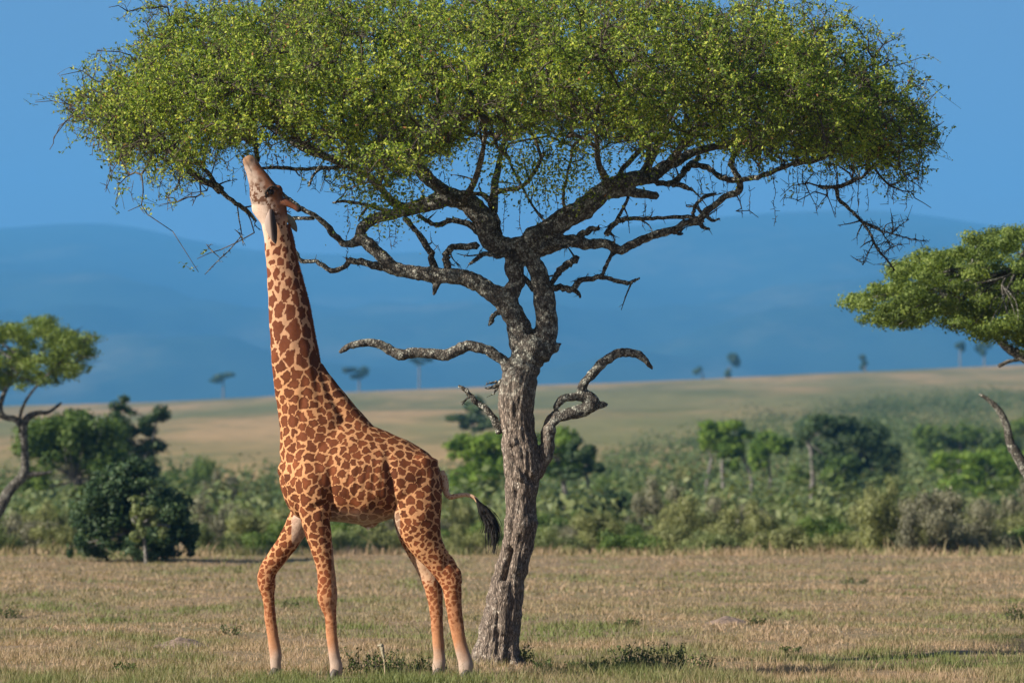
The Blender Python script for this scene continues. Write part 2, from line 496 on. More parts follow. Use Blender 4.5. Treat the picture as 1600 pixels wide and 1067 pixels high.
medium = [
 [(781, 676, 6), (777, 661, 6), (757, 637, 5), (741, 625, 4.5), (728, 610, 3.5), (717, 603, 2)],
 [(735, 618, 2), (728, 624, 1.5), (722, 632, 1)],
 [(786, 597, 6), (778, 602, 4), (766, 606, 2.5), (758, 606, 1)], [(780, 602, 3), (774, 611, 1.5), (770, 616, 1)],
 [(776, 596, 2.5), (768, 598, 1.5), (760, 600, 1)],
 [(679, 425, 6), (673, 397, 5.5), (659, 372, 5), (644, 354, 4.5), (632, 342, 4.5)],
 [(703, 425, 6), (697, 405, 5.5), (700, 392, 5.5), (712, 386, 5.5), (745, 384, 6)],
 [(750, 364, 6), (732, 350, 5), (710, 344, 4.5), (697, 347, 4.5), (682, 352, 4), (667, 345, 3), (654, 337, 3)],
 [(782, 383, 4.5), (777, 347, 4.5), (767, 320, 4.5), (757, 305, 4), (742, 303, 3.5), (732, 300, 2.5)],
 [(764, 315, 4.5), (772, 302, 4.5), (794, 296, 4), (815, 292, 3.5, -.3), (835, 270, 3, -.6), (850, 240, 2.5, -.8)],
 [(614, 423, 7), (595, 417, 6), (570, 411, 5.5), (547, 407, 5), (543, 413, 4.5), (522, 424, 4.5), (505, 415, 3.8), (492, 408, 3.3), (471, 408, 3.2), (462, 393, 2.4), (455, 383, 2, .2)],
 [(546, 407, 3.5), (540, 403, 1.5)],
 [(491, 341, 3), (470, 341, 3.2), (449, 340, 3, .3), (425, 332, 2.5, .5)],
 [(785, 488, 5), (774, 490, 3.5), (769, 500, 4.5), (764, 508, 2)],
 [(806, 428, 5), (819, 434, 4), (834, 453, 4.5)],
 [(858, 449, 5.5), (880, 450, 5), (894, 452, 5), (906, 440, 4.8), (934, 434, 4.2), (959, 437, 3.8), (981, 443, 3.5), (988, 440, 3), (999, 435, 1.5)],
 [(894, 452, 4.5), (904, 458, 3), (907, 465, 1.5)],
 [(941, 431, 3), (950, 409, 3), (959, 396, 3.5), (965, 390, 4)],
 [(862, 443, 4), (870, 430, 5), (881, 418, 5.5), (892, 409, 6), (902, 403, 5.5)],
 [(900, 379, 7), (912, 364, 6), (925, 358, 5), (936, 357, 3)], [(934, 358, 2), (936, 352, 1)],
 [(947, 367, 5), (959, 350, 4.5), (970, 343, 4)], [(950, 362, 3), (957, 367, 2), (960, 369, 1)],
 [(971, 345, 4.5), (985, 341, 3.6), (1012, 342, 3.2), (1044, 340, 3), (1084, 340, 3.5), (1098, 346, 4)],
 [(962, 347, 3.2), (972, 328, 2.8), (980, 312, 2.5), (984, 296, 2.5, .2)],
 [(1083, 341, 3), (1085, 326, 2.8), (1092, 315, 2.6), (1103, 306, 2.4), (1119, 302, 1.5)],
 [(1085, 320, 2), (1094, 330, 2.5), (1104, 338, 3), (1114, 345, 2.5), (1124, 342, 1.5)],
 [(1092, 348, 4), (1100, 356, 3), (1109, 358, 1.5)], [(1052, 363, 3.5), (1062, 366, 2.5), (1067, 365, 1.5)],
 [(1012, 280, 6), (1035, 286, 5, .1), (1053, 288, 4.8, .1), (1070, 292, 4, .1), (1082, 297, 2.5, .1)],
 [(1053, 287, 5, .1), (1065, 273, 5, .2), (1077, 260, 5, .3), (1092, 245, 4, .5)],
 [(1080, 257, 5, .3), (1105, 262, 4.5, .3), (1122, 273, 4.5, .2), (1140, 282, 5, .1), (1152, 280, 5)],
 [(1151, 283, 4.5), (1178, 278, 4.2, -.2), (1205, 270, 4, -.4), (1240, 255, 3.5, -.6)],
 [(1141, 258, 4.5), (1150, 235, 4, .2), (1175, 215, 3.5, .5)],
 [(1279, 291, 3), (1295, 293, 2.8), (1309, 292, 3), (1330, 285, 2.8), (1348, 276, 2.5), (1370, 255, 2.2)],
 [(1306, 292, 3), (1311, 312, 3), (1328, 327, 2.6), (1345, 345, 2.3), (1358, 362, 2), (1370, 388, 1.9), (1385, 405, 1.6), (1398, 422, 1)],
 [(1352, 350, 1.6), (1375, 360, 1.3), (1400, 367, 1.1), (1425, 374, .9), (1447, 377, .7)],
 [(1345, 345, 1.2), (1372, 357, 1.2), (1384, 372, 1), (1391, 384, .8)], [(1366, 378, 1), (1356, 396, .8), (1348, 414, .6)],
 [(1380, 396, 1), (1391, 388, .9), (1408, 381, .7)], [(1390, 366, .9), (1402, 356, .8), (1420, 343, .6)],
 [(290, 235, 3.2), (318, 262, 3.4), (345, 298, 3.6), (368, 317, 3.4), (388, 332, 3.6, .2), (400, 345, 2, .4)],
 [(370, 318, 1.2), (374, 345, 1), (378, 368, .8), (380, 384, .6)], [(377, 369, 1), (358, 391, .9), (340, 408, .8), (320, 429, .6)],
 [(545, 258, 3.5), (520, 262, 3), (495, 268, 2.4), (483, 290, 1.6)],
 [(620, 333, 4), (590, 326, 3), (560, 318, 2.6), (535, 315, 2.2), (520, 317, 1.6)], [(575, 322, 2.5), (565, 335, 2), (560, 345, 1.2)],
 [(395, 265, 2.5, .6), (430, 262, 3, .5), (470, 265, 3, .4), (510, 262, 3, .2)],
 [(960, 290, 4), (975, 262, 4), (1000, 235, 3.5, .3), (1020, 205, 3, .5)],
 [(885, 340, 3), (880, 310, 2.5, -.4), (885, 280, 2.2, -.5), (893, 245, 2, -.6)],
 [(860, 355, 2.5), (838, 330, 2, .4), (820, 300, 2, .7), (800, 262, 2, 1.0), (790, 235, 2, 1.2)],
 [(800, 392, 4, -.1), (780, 402, 3.5, -.2), (760, 396, 3.6, -.2), (748, 402, 3.6, -.2), (733, 413, 2, -.2)],
 [(840, 396, 3.5, -.2), (862, 384, 3, -.25), (880, 386, 3, -.25), (900, 377, 3, -.2)],
]
# forks that carry the crown in depth, hidden in the leaves
for bx, by, off, tx, ty, to in [(700, 305, 0, 610, 190, -1.6), (655, 250, .6, 560, 170, 1.9), (720, 320, 0, 760, 190, -2.0), (770, 330, 0, 800, 180, 2.3),
        (950, 290, 0, 930, 180, -2.2), (1000, 277, .1, 1010, 170, 2.4), (1044, 257, .4, 1130, 160, -1.8), (1120, 228, .8, 1240, 170, 1.6),
        (540, 258, -.6, 430, 190, -1.2), (545, 258, -.2, 400, 180, 1.2), (1175, 215, .5, 1300, 180, -.6), (640, 215, 1.0, 520, 110, .3), (1010, 270, .1, 1080, 110, .2),
        (345, 298, 0, 250, 210, -.4), (400, 215, 0, 260, 170, .5), (1240, 255, -.6, 1350, 200, -.2)]:
    mxp, myp = (bx + tx) / 2 + rng.uniform(-15, 15), (by + ty) / 2 + 12
    medium.append([(bx, by, 6.5, off), (mxp, myp, 5, (off + to) / 2), (tx, ty, 3, to)])

mbT = MB()
skel = []; skelr = []
for rows in thick:
    p_, r_ = px_path(rows); 
    w = crom(np.concatenate([p_, r_[:, None]], 1), 5)
    # gnarl: small sideways kinks
    for a in range(3):
        w[:, a] += np.interp(np.arange(len(w)), np.arange(0, len(w) + 3, 3), rng.normal(0, .15, len(np.arange(0, len(w) + 3, 3)))) * w[:, 3] * (1.0 if w[0, 3] < .15 else .4)
    w[:, 3] *= 1 + rng.normal(0, .05, len(w))
    tube(mbT, w[:, :3], w[:, 3], 14, 1)
    skel.append(w[:, :3]); skelr.append(w[:, 3])
# root flare
for a_ in range(9):
    an = a_ * 2 * math.pi / 9 + rng.uniform(-.2, .2)
    b0 = P(778, 1005, TD); g0 = P(777, 1030, TD)
    e = np.array([g0[0] + math.cos(an) * rng.uniform(.27, .36), TD + math.sin(an) * .33, -.06])
    tube(mbT, [b0 + [math.cos(an) * .08, math.sin(an) * .08, .16], (b0 + e) / 2 + [math.cos(an) * .03, math.sin(an) * .03, -.02], e], [.10, .085, .05], 10, 4)
# knobs
for (kx, ky, kr, ko) in [(866, 543, 9, 0), (790, 600, 8, -.1), (812, 742, 13, -.14), (800, 690, 9, -.14), (683, 436, 9, 0), (560, 376, 9, 0), (598, 402, 10, 0), (850, 700, 9, 0), (924, 630, 12, 0), (866, 655, 11, 0), (886, 648, 9.5, 0)]:
    ball(mbT, P(kx, ky, TD + ko), [kr * R1] * 3)
V, F = mbT.get()
V, F, Nn = voxel(V, F, .014, 3)
px_v, py_v = toPX(V)
lowf = np.clip((py_v - 540) / 80, 0, 1)
th = np.arctan2(V[:, 1] - TD, V[:, 0] - np.interp(py_v, [540, 597, 662, 727, 780, 839, 899, 958, 1000, 1046], [P(x, 800, TD)[0] for x in (832, 811, 809, 816, 817, 811, 797, 787, 782, 776)]))
rid = np.stack([np.cos(th) * 1.5, np.sin(th) * 1.5, V[:, 2] * .8], -1)
n1 = vnoise(rid, 3.4, 5.1); n2 = vnoise(V, (26, 26, 11), 1.7); n3 = vnoise(V, 7, 9.0)
disp = lowf * (-.022 * np.abs(n1) * 1.6 + .012) + n2 * .0075 + n3 * .012 * (.4 + .6 * lowf)
# the long hollow low on the trunk and a crease under the limb
def dent(px0, py0, px1, py1, w, dep):
    q = np.clip(((px_v - px0) * (px1 - px0) + (py_v - py0) * (py1 - py0)) / ((px1 - px0) ** 2 + (py1 - py0) ** 2), 0, 1)
    dist = np.hypot(px_v - (px0 + q * (px1 - px0)), py_v - (py0 + q * (py1 - py0)))
    return -dep * np.exp(-(dist / w) ** 2) * (Nn[:, 1] < 0.2) * lowf
disp += dent(795, 862, 788, 902, 5.0, .10) + dent(806, 770, 797, 860, 4, .03) + dent(776, 960, 778, 1020, 4, .035) + dent(800, 715, 830, 752, 4.5, .04) + dent(800, 905, 796, 990, 4, .02)
V2 = V + Nn * disp[:, None]
base = np.array([P(778, 1030, TD)[0], TD, 0.0])
acacia = empty('acacia_tree', base, 'large flat-topped acacia tree with a gnarled grey trunk that the giraffe browses', 'tree')
trunk = mobj('trunk', V2, F, LIMB, acacia)
# trunk wears brown bark low down and lichened bark on its limbs
trunk.data.materials.clear()
m, t, b = nodemat('trunk_bark')
def bark_nodes(t, dark, mid, lichen, amount, sc=1.0, st=.28):
    v = coords(t, (1, 1, st)); v2 = coords(t)
    n1 = noise(t, v, 42 * sc, 8, .78)
    wn = noise(t, v, 9, 3, .6, 1)
    wv = N(t, 'ShaderNodeVectorMath', operation='MULTIPLY_ADD'); wv.inputs[1].default_value = (.09, .09, .09)
    t.links.new(wn, wv.inputs[0]); t.links.new(v, wv.inputs[2])
    vo = t.nodes.new('ShaderNodeTexVoronoi'); vo.feature = 'DISTANCE_TO_EDGE'; vo.inputs['Scale'].default_value = 46 * sc
    t.links.new(wv.outputs[0], vo.inputs['Vector'])
    crack = ramp(t, vo.outputs['Distance'], [(0, (.25, .25, .25)), (.28, (1, 1, 1))])
    base = mixc(t, ramp(t, n1, [(.35, (0, 0, 0)), (.62, (1, 1, 1))]), dark, mid)
    n2 = noise(t, v2, 13, 6, .75)
    base = mixc(t, ramp(t, n2, [(.64 - .14 * amount, (0, 0, 0)), (.68 - .12 * amount, (1, 1, 1))]), base, lichen)
    return mixc(t, crack, tuple(c * .25 for c in dark), base), mixc(t, .5, crack, n1)
ca, ha = bark_nodes(t, (.07, .055, .045), (.40, .32, .26), (.60, .53, .45), .55)
cb, hb = bark_nodes(t, (.05, .045, .04), (.20, .18, .155), (.46, .47, .41), .95, .7, .75)
at = N(t, 'ShaderNodeAttribute', attribute_name='low')
t.links.new(mixc(t, at.outputs['Fac'], cb, ca), b.inputs['Base Color'])
b.inputs['Roughness'].default_value = .92
bump(t, b, mixc(t, at.outputs['Fac'], hb, ha), 1.0, .02)
at_ = trunk.data.attributes.new('low', 'FLOAT', 'POINT')
low = np.clip((py_v - 560) / 90, 0, 1) * np.clip((868 - px_v) / 20, 0, 1) * (px_v > 735)
at_.data.foreach_set('value', low.astype(np.float32))
trunk.data.materials.append(m)

for rows in medium:
    mbM = MB()
    p_, r_ = px_path(rows)
    w = crom(np.concatenate([p_, r_[:, None]], 1), 4)
    w[1:-1, :3] += rng.normal(0, .18, (len(w) - 2, 3)) * w[1:-1, 3:4]
    w[:, 3] *= 1 + rng.normal(0, .07, len(w))
    tube(mbM, w[:, :3], w[:, 3], 8, 1, jit=.06)
    skel.append(w[:, :3]); skelr.append(w[:, 3])
    # thorny spurs
    for q in range(len(w) // 2):
        i_ = rng.integers(0, len(w)); dr = rng.normal(0, 1, 3); dr /= np.linalg.norm(dr)
        tube(mbM, [w[i_, :3], w[i_, :3] + dr * rng.uniform(.03, .08)], [.006, .002], 3, 1)
    if rows[0][2] < 6.6 and rows[0][1] < 480:
        for q in range(max(1, len(w) // 7)):
            i_ = rng.integers(len(w) // 4, len(w)); dr = rng.normal(0, 1, 3) + np.array([0, 0, .3]); dr /= np.linalg.norm(dr)
            L_ = rng.uniform(.12, .34); m_ = w[i_, :3] + dr * L_ * .5 + rng.normal(0, .03, 3); e_ = m_ + (dr + rng.normal(0, .4, 3)) * L_ * .5
            tube(mbM, [w[i_, :3], m_, e_], [min(.011, w[i_, 3] * .6), .007, .003], 4, 3)
            for z_ in range(3):
                s0 = m_ + (e_ - m_) * rng.uniform(0, 1); tube(mbM, [s0, s0 + rng.normal(0, .05, 3)], [.005, .002], 3, 1)
    V, F = mbM.get()
    mobj('limb', V, F, LIMB, acacia)

# ------------------------------------------------------------------ crown: envelope, branchlets, leaves
topx = [70, 100, 130, 170, 215, 225, 260, 330, 420, 520, 700, 900, 1100, 1230, 1300, 1340, 1390, 1430, 1450, 1470]
topy = [166, 135, 105, 88, 40, 5, -6, -22, -45, -62, -78, -72, -48, -12, 8, 28, 55, 95, 120, 185]
botx = [70, 110, 150, 185, 210, 260, 300, 350, 390, 440, 500, 540, 570, 600, 660, 700, 745, 800, 880, 930, 1000, 1080, 1150, 1230, 1300, 1370, 1430, 1460, 1470]
boty = [168, 195, 225, 280, 296, 275, 285, 262, 246, 250, 262, 290, 325, 325, 300, 268, 232, 228, 236, 250, 262, 262, 258, 270, 278, 284, 280, 240, 190]
def envelope(n, dens_pow=1.0):
    px = rng.uniform(72, 1468, n * 3)
    ty = np.interp(px, topx, topy); by = np.interp(px, botx, boty)
    keep = rng.uniform(0, 300, len(px)) < (by - ty)
    px, ty, by = px[keep][:n], ty[keep][:n], by[keep][:n]
    rg = np.array([mnoise.noise(Vector((a * .011, 3.3, 0))) + .6 * mnoise.noise(Vector((a * .035, 9.3, 0))) for a in px])
    ty = ty + 22 + rg * 42 + 26 * np.clip((np.abs(px - 770) - 380) / 250, 0, 1); by = by - 6 + 14 * np.sin(px * .05)
    by = np.maximum(by, ty + 20)
    q = (px - 770) / 705.0
    wd = 3.7 * np.sqrt(np.clip(1 - q * q, .02, 1)) + .1
    s = rng.uniform(-1, 1, len(px))
    h_ = rng.uniform(0, 1, len(px)) ** dens_pow
    lens = np.sqrt(np.clip(1 - s * s, .08, 1))
    my = ty * .45 + by * .55
    y = my + (h_ - .5) * (by - ty) * lens + (1 - lens) * .12 * (by - ty)
    y = np.where(h_ < .5, my + (ty - my) * (1 - 2 * h_) * lens, my + (by - my) * (2 * h_ - 1) * (.55 + .45 * lens))
    return px, y, s * wd + TD, h_
apx, apy, ad, ah = envelope(3400)
A = PV(apx, apy, ad)
# explicit straggling tips seen against the sky
tips = [(235, 30), (262, 12), (290, 20), (330, 2), (215, 60), (380, 8), (1262, 6), (1290, 18), (1320, 40), (1350, 35), (1380, 70), (1425, 105), (105, 175), (130, 150), (135, 110), (160, 80), (240, 8), (120, 215), (150, 250), (55, 160), (75, 150), (95, 118), (120, 190), (140, 230), (165, 300), (180, 320), (170, 12), (195, 8), (225, 2), (150, 88), (310, 425), (200, 330), (230, 335), (270, 330), (250, 320),
        (1300, 25), (1335, 10), (1370, 45), (1400, 60), (1410, 55), (1440, 90), (1460, 125), (1475, 135), (1475, 190), (1470, 232), (1462, 265), (1455, 325), (1445, 300), (1430, 310), (1240, -5),
        (1390, 290), (1340, 315), (1305, 340), (1275, 330), (500, 300), (480, 285), (1120, 330), (1150, 330), (1185, 340)]
tips = tips + [(p[0] + (780 - p[0]) * f_ + rng.normal(0, 10), p[1] + (165 - p[1]) * f_ * 1.5 + rng.normal(0, 6)) for p in tips for f_ in (.05, .10, .15)]
A = np.concatenate([A, PV([p[0] for p in tips], [p[1] for p in tips], TD + rng.normal(0, .3, len(tips)))])
nodes = np.concatenate(skel); nrad = np.concatenate(skelr)
pxn, pyn = toPX(nodes)
ok = (pyn < 330) & ((pyn < 300) | (pxn < 700) | (pxn > 1000))
nodes = nodes[ok]; nrad0 = len(nodes)
nb = nodes.copy()
dist0 = np.array([np.min(np.sum((nb - a) ** 2, 1)) for a in A])
order = np.argsort(dist0)
cap_ = nrad0 + 2 * len(A) + 10
NP = np.zeros((cap_, 3)); NP[:nrad0] = nodes
par = np.full(cap_, -1); cnt = nrad0
drn = np.zeros((cap_, 3))
for a in A[order]:
    dv = a - NP[:cnt]
    ds = np.sqrt(np.sum(dv ** 2, 1)) + 1e-6
    al = np.sum(dv * drn[:cnt], 1) / ds                # prefers to go on in the same direction
    cost = ds * (1.25 - .45 * al)
    b_ = int(np.argmin(cost))
    L = ds[b_]
    if L < .05: continue
    if L > .16:
        mid = NP[b_] * .5 + a * .5 + rng.normal(0, .07 * L, 3) + np.array([0, 0, .10 * L])
        NP[cnt] = mid; par[cnt] = b_; drn[cnt] = (mid - NP[b_]) / np.linalg.norm(mid - NP[b_]); b_ = cnt; cnt += 1
    NP[cnt] = a; par[cnt] = b_; d_ = a - NP[b_]; drn[cnt] = d_ / (np.linalg.norm(d_) + 1e-9); cnt += 1
load = np.ones(cnt)
for i_ in range(cnt - 1, nrad0 - 1, -1):
    load[par[i_]] += load[i_]
rad = .0032 * load ** .44
mbB = MB()
for i_ in range(nrad0, cnt):
    p0 = par[i_]
    r0 = min(rad[p0] if p0 >= nrad0 else rad[i_] * 1.2, rad[i_] * 1.5)
    tube(mbB, [NP[p0], NP[i_]], [r0, rad[i_]], 4 if rad[i_] < .012 else 6, 1)
V, F = mbB.get()
mobj('branch', V, F, TWIG, acacia)

def add_leaves(c, sizes, tint, up=.35):
    """folded diamond leaflets clusters: returns verts (n*4), quads"""
    n = len(c)
    a = rng.normal(0, 1, (n, 3)); a /= np.linalg.norm(a, axis=1)[:, None]
    b_ = rng.normal(0, 1, (n, 3)); b_[:, 2] += up; b_ -= a * np.sum(a * b_, 1)[:, None]; b_ /= np.linalg.norm(b_, axis=1)[:, None]
    s = sizes[:, None]
    V = np.stack([c - a * s, c + b_ * s * .5, c + a * s, c - b_ * s * .5], 1).reshape(-1, 3)
    Q = np.arange(n * 4).reshape(-1, 4)
    return V, Q, np.repeat(tint, 4)

# twiglets at the nodes
tw_base = NP[nrad0:cnt]
hx, hy = toPX(tw_base)
nT = 5
B = np.repeat(tw_base, nT, 0) + rng.normal(0, .02, (len(tw_base) * nT, 3))
D0 = np.repeat(drn[nrad0:cnt], nT, 0) * .5 + rng.normal(0, .75, (len(B), 3)) + np.array([0, 0, .12])
D0 /= np.linalg.norm(D0, axis=1)[:, None]
L = rng.uniform(.12, .34, len(B))
M1 = B + D0 * (L * .5)[:, None]
D1 = D0 + rng.normal(0, .35, D0.shape); D1 /= np.linalg.norm(D1, axis=1)[:, None]
E1 = M1 + D1 * (L * .5)[:, None]
# keep twiglets inside a loose border of the outline
ex, ey = toPX(E1)
tyy = np.interp(ex, topx, topy); byy = np.interp(ex, botx, boty)
inside = (ey > tyy - 14) & (ey < byy + 22) & (ex > 60) & (ex < 1480)
bn = np.array([mnoise.noise(Vector(p) * 2.6) for p in B])
sel = inside | (rng.uniform(0, 1, len(B)) < .18)
sel &= rng.uniform(0, 1, len(B)) < np.clip(.42 + (byy - ey) / 110 + bn * 1.5, .12, 1)
B, M1, E1, D1, L, D0 = B[sel], M1[sel], E1[sel], D1[sel], L[sel], D0[sel]
def sticks(Bs, Ms, Es, r0, r1):
    n = len(Bs)
    d = Es - Bs; d /= np.linalg.norm(d, axis=1)[:, None]
    u = np.cross(d, [0.3, 1, 0.2]); u /= np.linalg.norm(u, axis=1)[:, None]
    v_ = np.cross(d, u)
    rings = []
    for c_, r_ in ((Bs, r0), (Ms, (r0 + r1) / 2), (Es, r1)):
        for k in range(3):
            an = k * 2 * math.pi / 3
            rings.append(c_ + (u * math.cos(an) + v_ * math.sin(an)) * r_)
    V = np.stack(rings, 1).reshape(-1, 3)
    q = []
    for s_ in (0, 3):
        for k in range(3):
            q.append([s_ + k, s_ + (k + 1) % 3, s_ + 3 + (k + 1) % 3, s_ + 3 + k])
    Q = (np.arange(n)[:, None, None] * 9 + np.array(q)[None]).reshape(-1, 4)
    return V, Q
Vt, Qt = sticks(B, M1, E1, .003, .0016)
# hanging bare threads below the crown
hp = [(1207, 262, 92), (1155, 285, 50), (1170, 290, 45), (1277, 285, 52), (1305, 300, 40), (1340, 300, 30), (1390, 275, 45), (1392, 280, 40), (1105, 262, 60), (1090, 265, 45), (1135, 270, 40), (815, 300, 90), (838, 300, 60), (792, 290, 75),
      (855, 280, 60), (905, 290, 50), (870, 290, 40), (620, 340, 45), (605, 330, 60), (590, 345, 40), (543, 320, 85), (645, 250, 55), (700, 280, 30), (262, 300, 30), (385, 270, 35), (470, 270, 25), (560, 255, 30), (1010, 320, 30), (1008, 300, 55), (365, 262, 30), (300, 300, 20), (1245, 290, 30), (1225, 295, 25), (1355, 295, 35), (1420, 285, 40)]
hb_, hm_, he_ = [], [], []
for (x, y, l) in hp + [(rng.uniform(120, 1450), None, rng.uniform(12, 45)) for _ in range(90)]:
    if y is None: y = np.interp(x, botx, boty) - 8
    d = TD + rng.uniform(-1, 1)
    n_ = max(2, int(l / 12)); xx = x; c0 = P(x, y, d)
    for q in range(n_):
        xx += rng.normal(0, 2.0); c1_ = P(xx, y + l * (q + 1) / n_, d)
        hb_.append(c0); he_.append(c1_); hm_.append((c0 + c1_) / 2 + rng.normal(0, .006, 3))
        for w_ in range(3):
            s0 = c0 + (c1_ - c0) * rng.uniform(0, 1); e0 = s0 + rng.normal(0, .03, 3)
            hb_.append(s0); he_.append(e0); hm_.append((s0 + e0) / 2)
        c0 = c1_
# side twigs on bare branches
for rows in medium[34:41]:
    p_, r_ = px_path(rows); w = crom(p_, 5)
    for q in range(len(w)):
        for _ in range(2):
            e0 = w[q] + rng.normal(0, .055, 3); hb_.append(w[q]); he_.append(e0); hm_.append((w[q] + e0) / 2 + rng.normal(0, .01, 3))
Vh, Qh = sticks(np.array(hb_), np.array(hm_), np.array(he_), .0042, .0025)
mobj('twigs', np.concatenate([Vt, Vh]), np.concatenate([Qt, Qh + len(Vt)]), TWIG, acacia)
# leaves along the twiglets
K = 17
tpos = rng.uniform(.15, 1.05, (len(B), K))
idx = np.repeat(np.arange(len(B)), K); tp = tpos.ravel()
c = np.where((tp < .5)[:, None], B[idx] + (M1[idx] - B[idx]) * (tp * 2)[:, None], M1[idx] + (E1[idx] - M1[idx]) * (tp * 2 - 1)[:, None])
c = c + rng.normal(0, .014, c.shape)
lx, ly = toPX(c)
by_ = np.interp(lx, botx, boty); ty_ = np.interp(lx, topx, topy)
q_ = (by_ - ly)
# the underside is mostly bare wood
p_keep = np.clip(.42 + q_ / 80.0, .30, 1.0) * np.clip(.25 + (ly - ty_) / 50, .35, 1)
cl = np.array([mnoise.noise(Vector(p) * 1.9) for p in c])
p_keep *= np.clip(.85 + cl * 1.7, .12, 1.1)
edx = np.minimum(lx - 75, 1470 - lx)
fn = np.array([mnoise.noise(Vector(p) * 4.5) for p in c])
p_keep *= np.clip(.30 + np.minimum(np.clip(ly - ty_, 0, 99) / 75 + .15 * (np.abs(lx - 780) < 300), edx / 150) + fn * .9, .22, 1)
p_keep *= np.where(np.abs(lx - 770) > 620, .75, 1)
rim = (ly < ty_ + 12) | (edx < 70) | ((ly > by_) & (lx < 560))
p_keep = np.where(rim, np.maximum(p_keep, .34), p_keep)
kp = rng.uniform(0, 1, len(c)) < p_keep
c = c[kp]; cl = cl[kp]
# a loose tuft of leaves hanging over the fork
ex_ = rng.normal(0, 1, (3400, 2)) * [58, 30] + [850, 262]
ex_ = np.concatenate([ex_, rng.normal(0, 1, (1100, 2)) * [34, 22] + [608, 318]])
c = np.concatenate([c, PV(ex_[:, 0], ex_[:, 1], TD - .5 + rng.normal(0, .35, len(ex_)))]); cl = np.concatenate([cl, np.zeros(len(ex_))])
tint = np.clip(rng.normal(.50, .29, len(c)) + cl * .25, 0, .94)
tint[rng.uniform(0, 1, len(c)) < .012] = 1.0
V, Q, tt = add_leaves(c, rng.uniform(.011, .027, len(c)), tint)
mobj('crown', V, Q, LEAF, acacia, smooth=False, attrs={'tint': tt})
print('leaves', len(c), 'twigs', len(B))

# ------------------------------------------------------------------ giraffe
GD = 40.0
mb = MB()
# torso: vertical slices (px, top, bottom, half width m)
sl_ = [(438, 724, 752, .07), (447, 702, 786, .17), (462, 682, 806, .25), (480, 668, 812, .29), (500, 656, 815, .31), (522, 650, 815, .33), (545, 652, 817, .355),
       (570, 661, 820, .37), (592, 669, 816, .365), (612, 677, 810, .355), (632, 686, 806, .345), (650, 695, 805, .33), (668, 707, 800, .28), (682, 724, 790, .19), (691, 742, 770, .08)]
loft(mb, [(x, (a + b_) / 2, 0, (b_ - a) / 2, w) for x, a, b_, w in sl_], GD, 28, 3, egg=.16, vertical=True, capf=.15)
# neck
loft(mb, [(510, 735, 0, 66, .27), (500, 700, 0, 64, .26), (491, 665, 0, 56, .225), (480, 632, 0, 48, .19), (470, 600, 0, 42.5, .165), (460, 560, 0, 36.5, .145), (455, 520, 0, 33.5, .13), (450, 480, 0, 31, .12),
          (444, 440, 0, 26.5, .11), (437, 400, 0, 22.5, .10), (432, 370, 0, 20, .095), (428, 345, 0, 20, .09), (426, 330, 0, 18, .085)], GD, 24, 4, egg=-.0, capf=.2)
# head
loft(mb, [(433, 352, 0, 19, .085), (426, 336, 0, 24, .10), (420, 321, 0, 26.5, .112), (414, 305, 0, 24.5, .115), (408, 290, 0, 20, .10), (401, 275, 0, 15.5, .075), (395, 262, 0, 12.3, .062), (390, 252, 0, 10.5, .062), (386, 245.5, 0, 7, .045)], GD, 24, 4, capf=.35)
ball(mb, P(434, 300, GD), [.055, .07, .07])                     # brow
ball(mb, P(384, 252, GD), [.03, .05, .045])                     # upper lip
ball(mb, P(386.5, 262, GD), [.03, .042, .05])                     # lower lip
ball(mb, P(401, 323, GD), [.055, .065, .09])                     # jaw angle
for s in (-1, 1):
    ball(mb, P(427, 299, GD + s * .085), [.055, .045, .05])    # eye socket
    loft(mb, [(443, 314, s * .05, 6.5, .04), (452, 319, s * .06, 5, .03), (461, 324, s * .065, 4.3, .027), (468, 328, s * .07, 5, .031)], GD, 12, 4, capf=.7)
# near foreleg and shoulder
def leg(rows):
    loft(mb, rows, GD, 20, 4, capf=.25)
leg([(486, 690, -.14, 26, .10), (489, 735, -.19, 33, .13), (492, 775, -.20, 30, .13), (493, 805, -.20, 25, .115), (498, 835, -.19, 20.5, .10), (504, 862, -.18, 17, .088), (509, 890, -.17, 14.5, .078),
     (511, 915, -.17, 15, .08), (511.5, 935, -.17, 15.8, .085), (513.5, 948, -.17, 12.8, .07), (516.5, 962, -.17, 9.6, .05), (519, 1000, -.17, 9, .046), (523, 1025, -.17, 9.2, .048), (525, 1040, -.17, 10.2, .055), (524.5, 1056, -.18, 9.5, .05)])
leg([(498, 750, .18, 30, .11), (484, 785, .19, 26, .11), (470, 812, .20, 20.5, .10), (454, 840, .20, 17.5, .088), (436, 866, .20, 15.5, .078), (421, 887, .20, 14.5, .076), (416, 902, .20, 14.8, .08),
     (417, 916, .20, 13.5, .074), (419.5, 933, .20, 9.8, .052), (423, 970, .20, 9.2, .047), (427.5, 1000, .20, 9, .046), (430.5, 1022, .20, 10, .052), (430.5, 1034, .20, 8.8, .048), (431.5, 1050, .20, 8.5, .047)])
# near hind leg
leg([(655, 715, -.12, 30, .12), (651, 755, -.17, 38, .15), (651, 790, -.19, 39, .16), (655, 820, -.19, 34, .15), (664, 846, -.18, 28, .125), (678, 868, -.17, 22, .10), (690, 886, -.16, 18, .082), (702, 903, -.16, 17.5, .075), (706, 918, -.16, 15, .072),
     (708, 935, -.16, 13.5, .065), (711, 960, -.16, 11.8, .053), (715, 985, -.16, 11, .048), (721, 1012, -.16, 10.5, .047), (727, 1034, -.16, 11.5, .055), (728, 1044, -.16, 11.5, .053), (728, 1060, -.16, 9.5, .05)])
ball(mb, P(713, 898, GD - .16), [.055, .045, .08])                # point of the hock
loft(mb, [(697, 862, -.15, 6, .035), (706, 880, -.155, 6, .033), (714, 897, -.16, 6.5, .035), (716, 910, -.16, 7, .035)], GD, 10, 3)
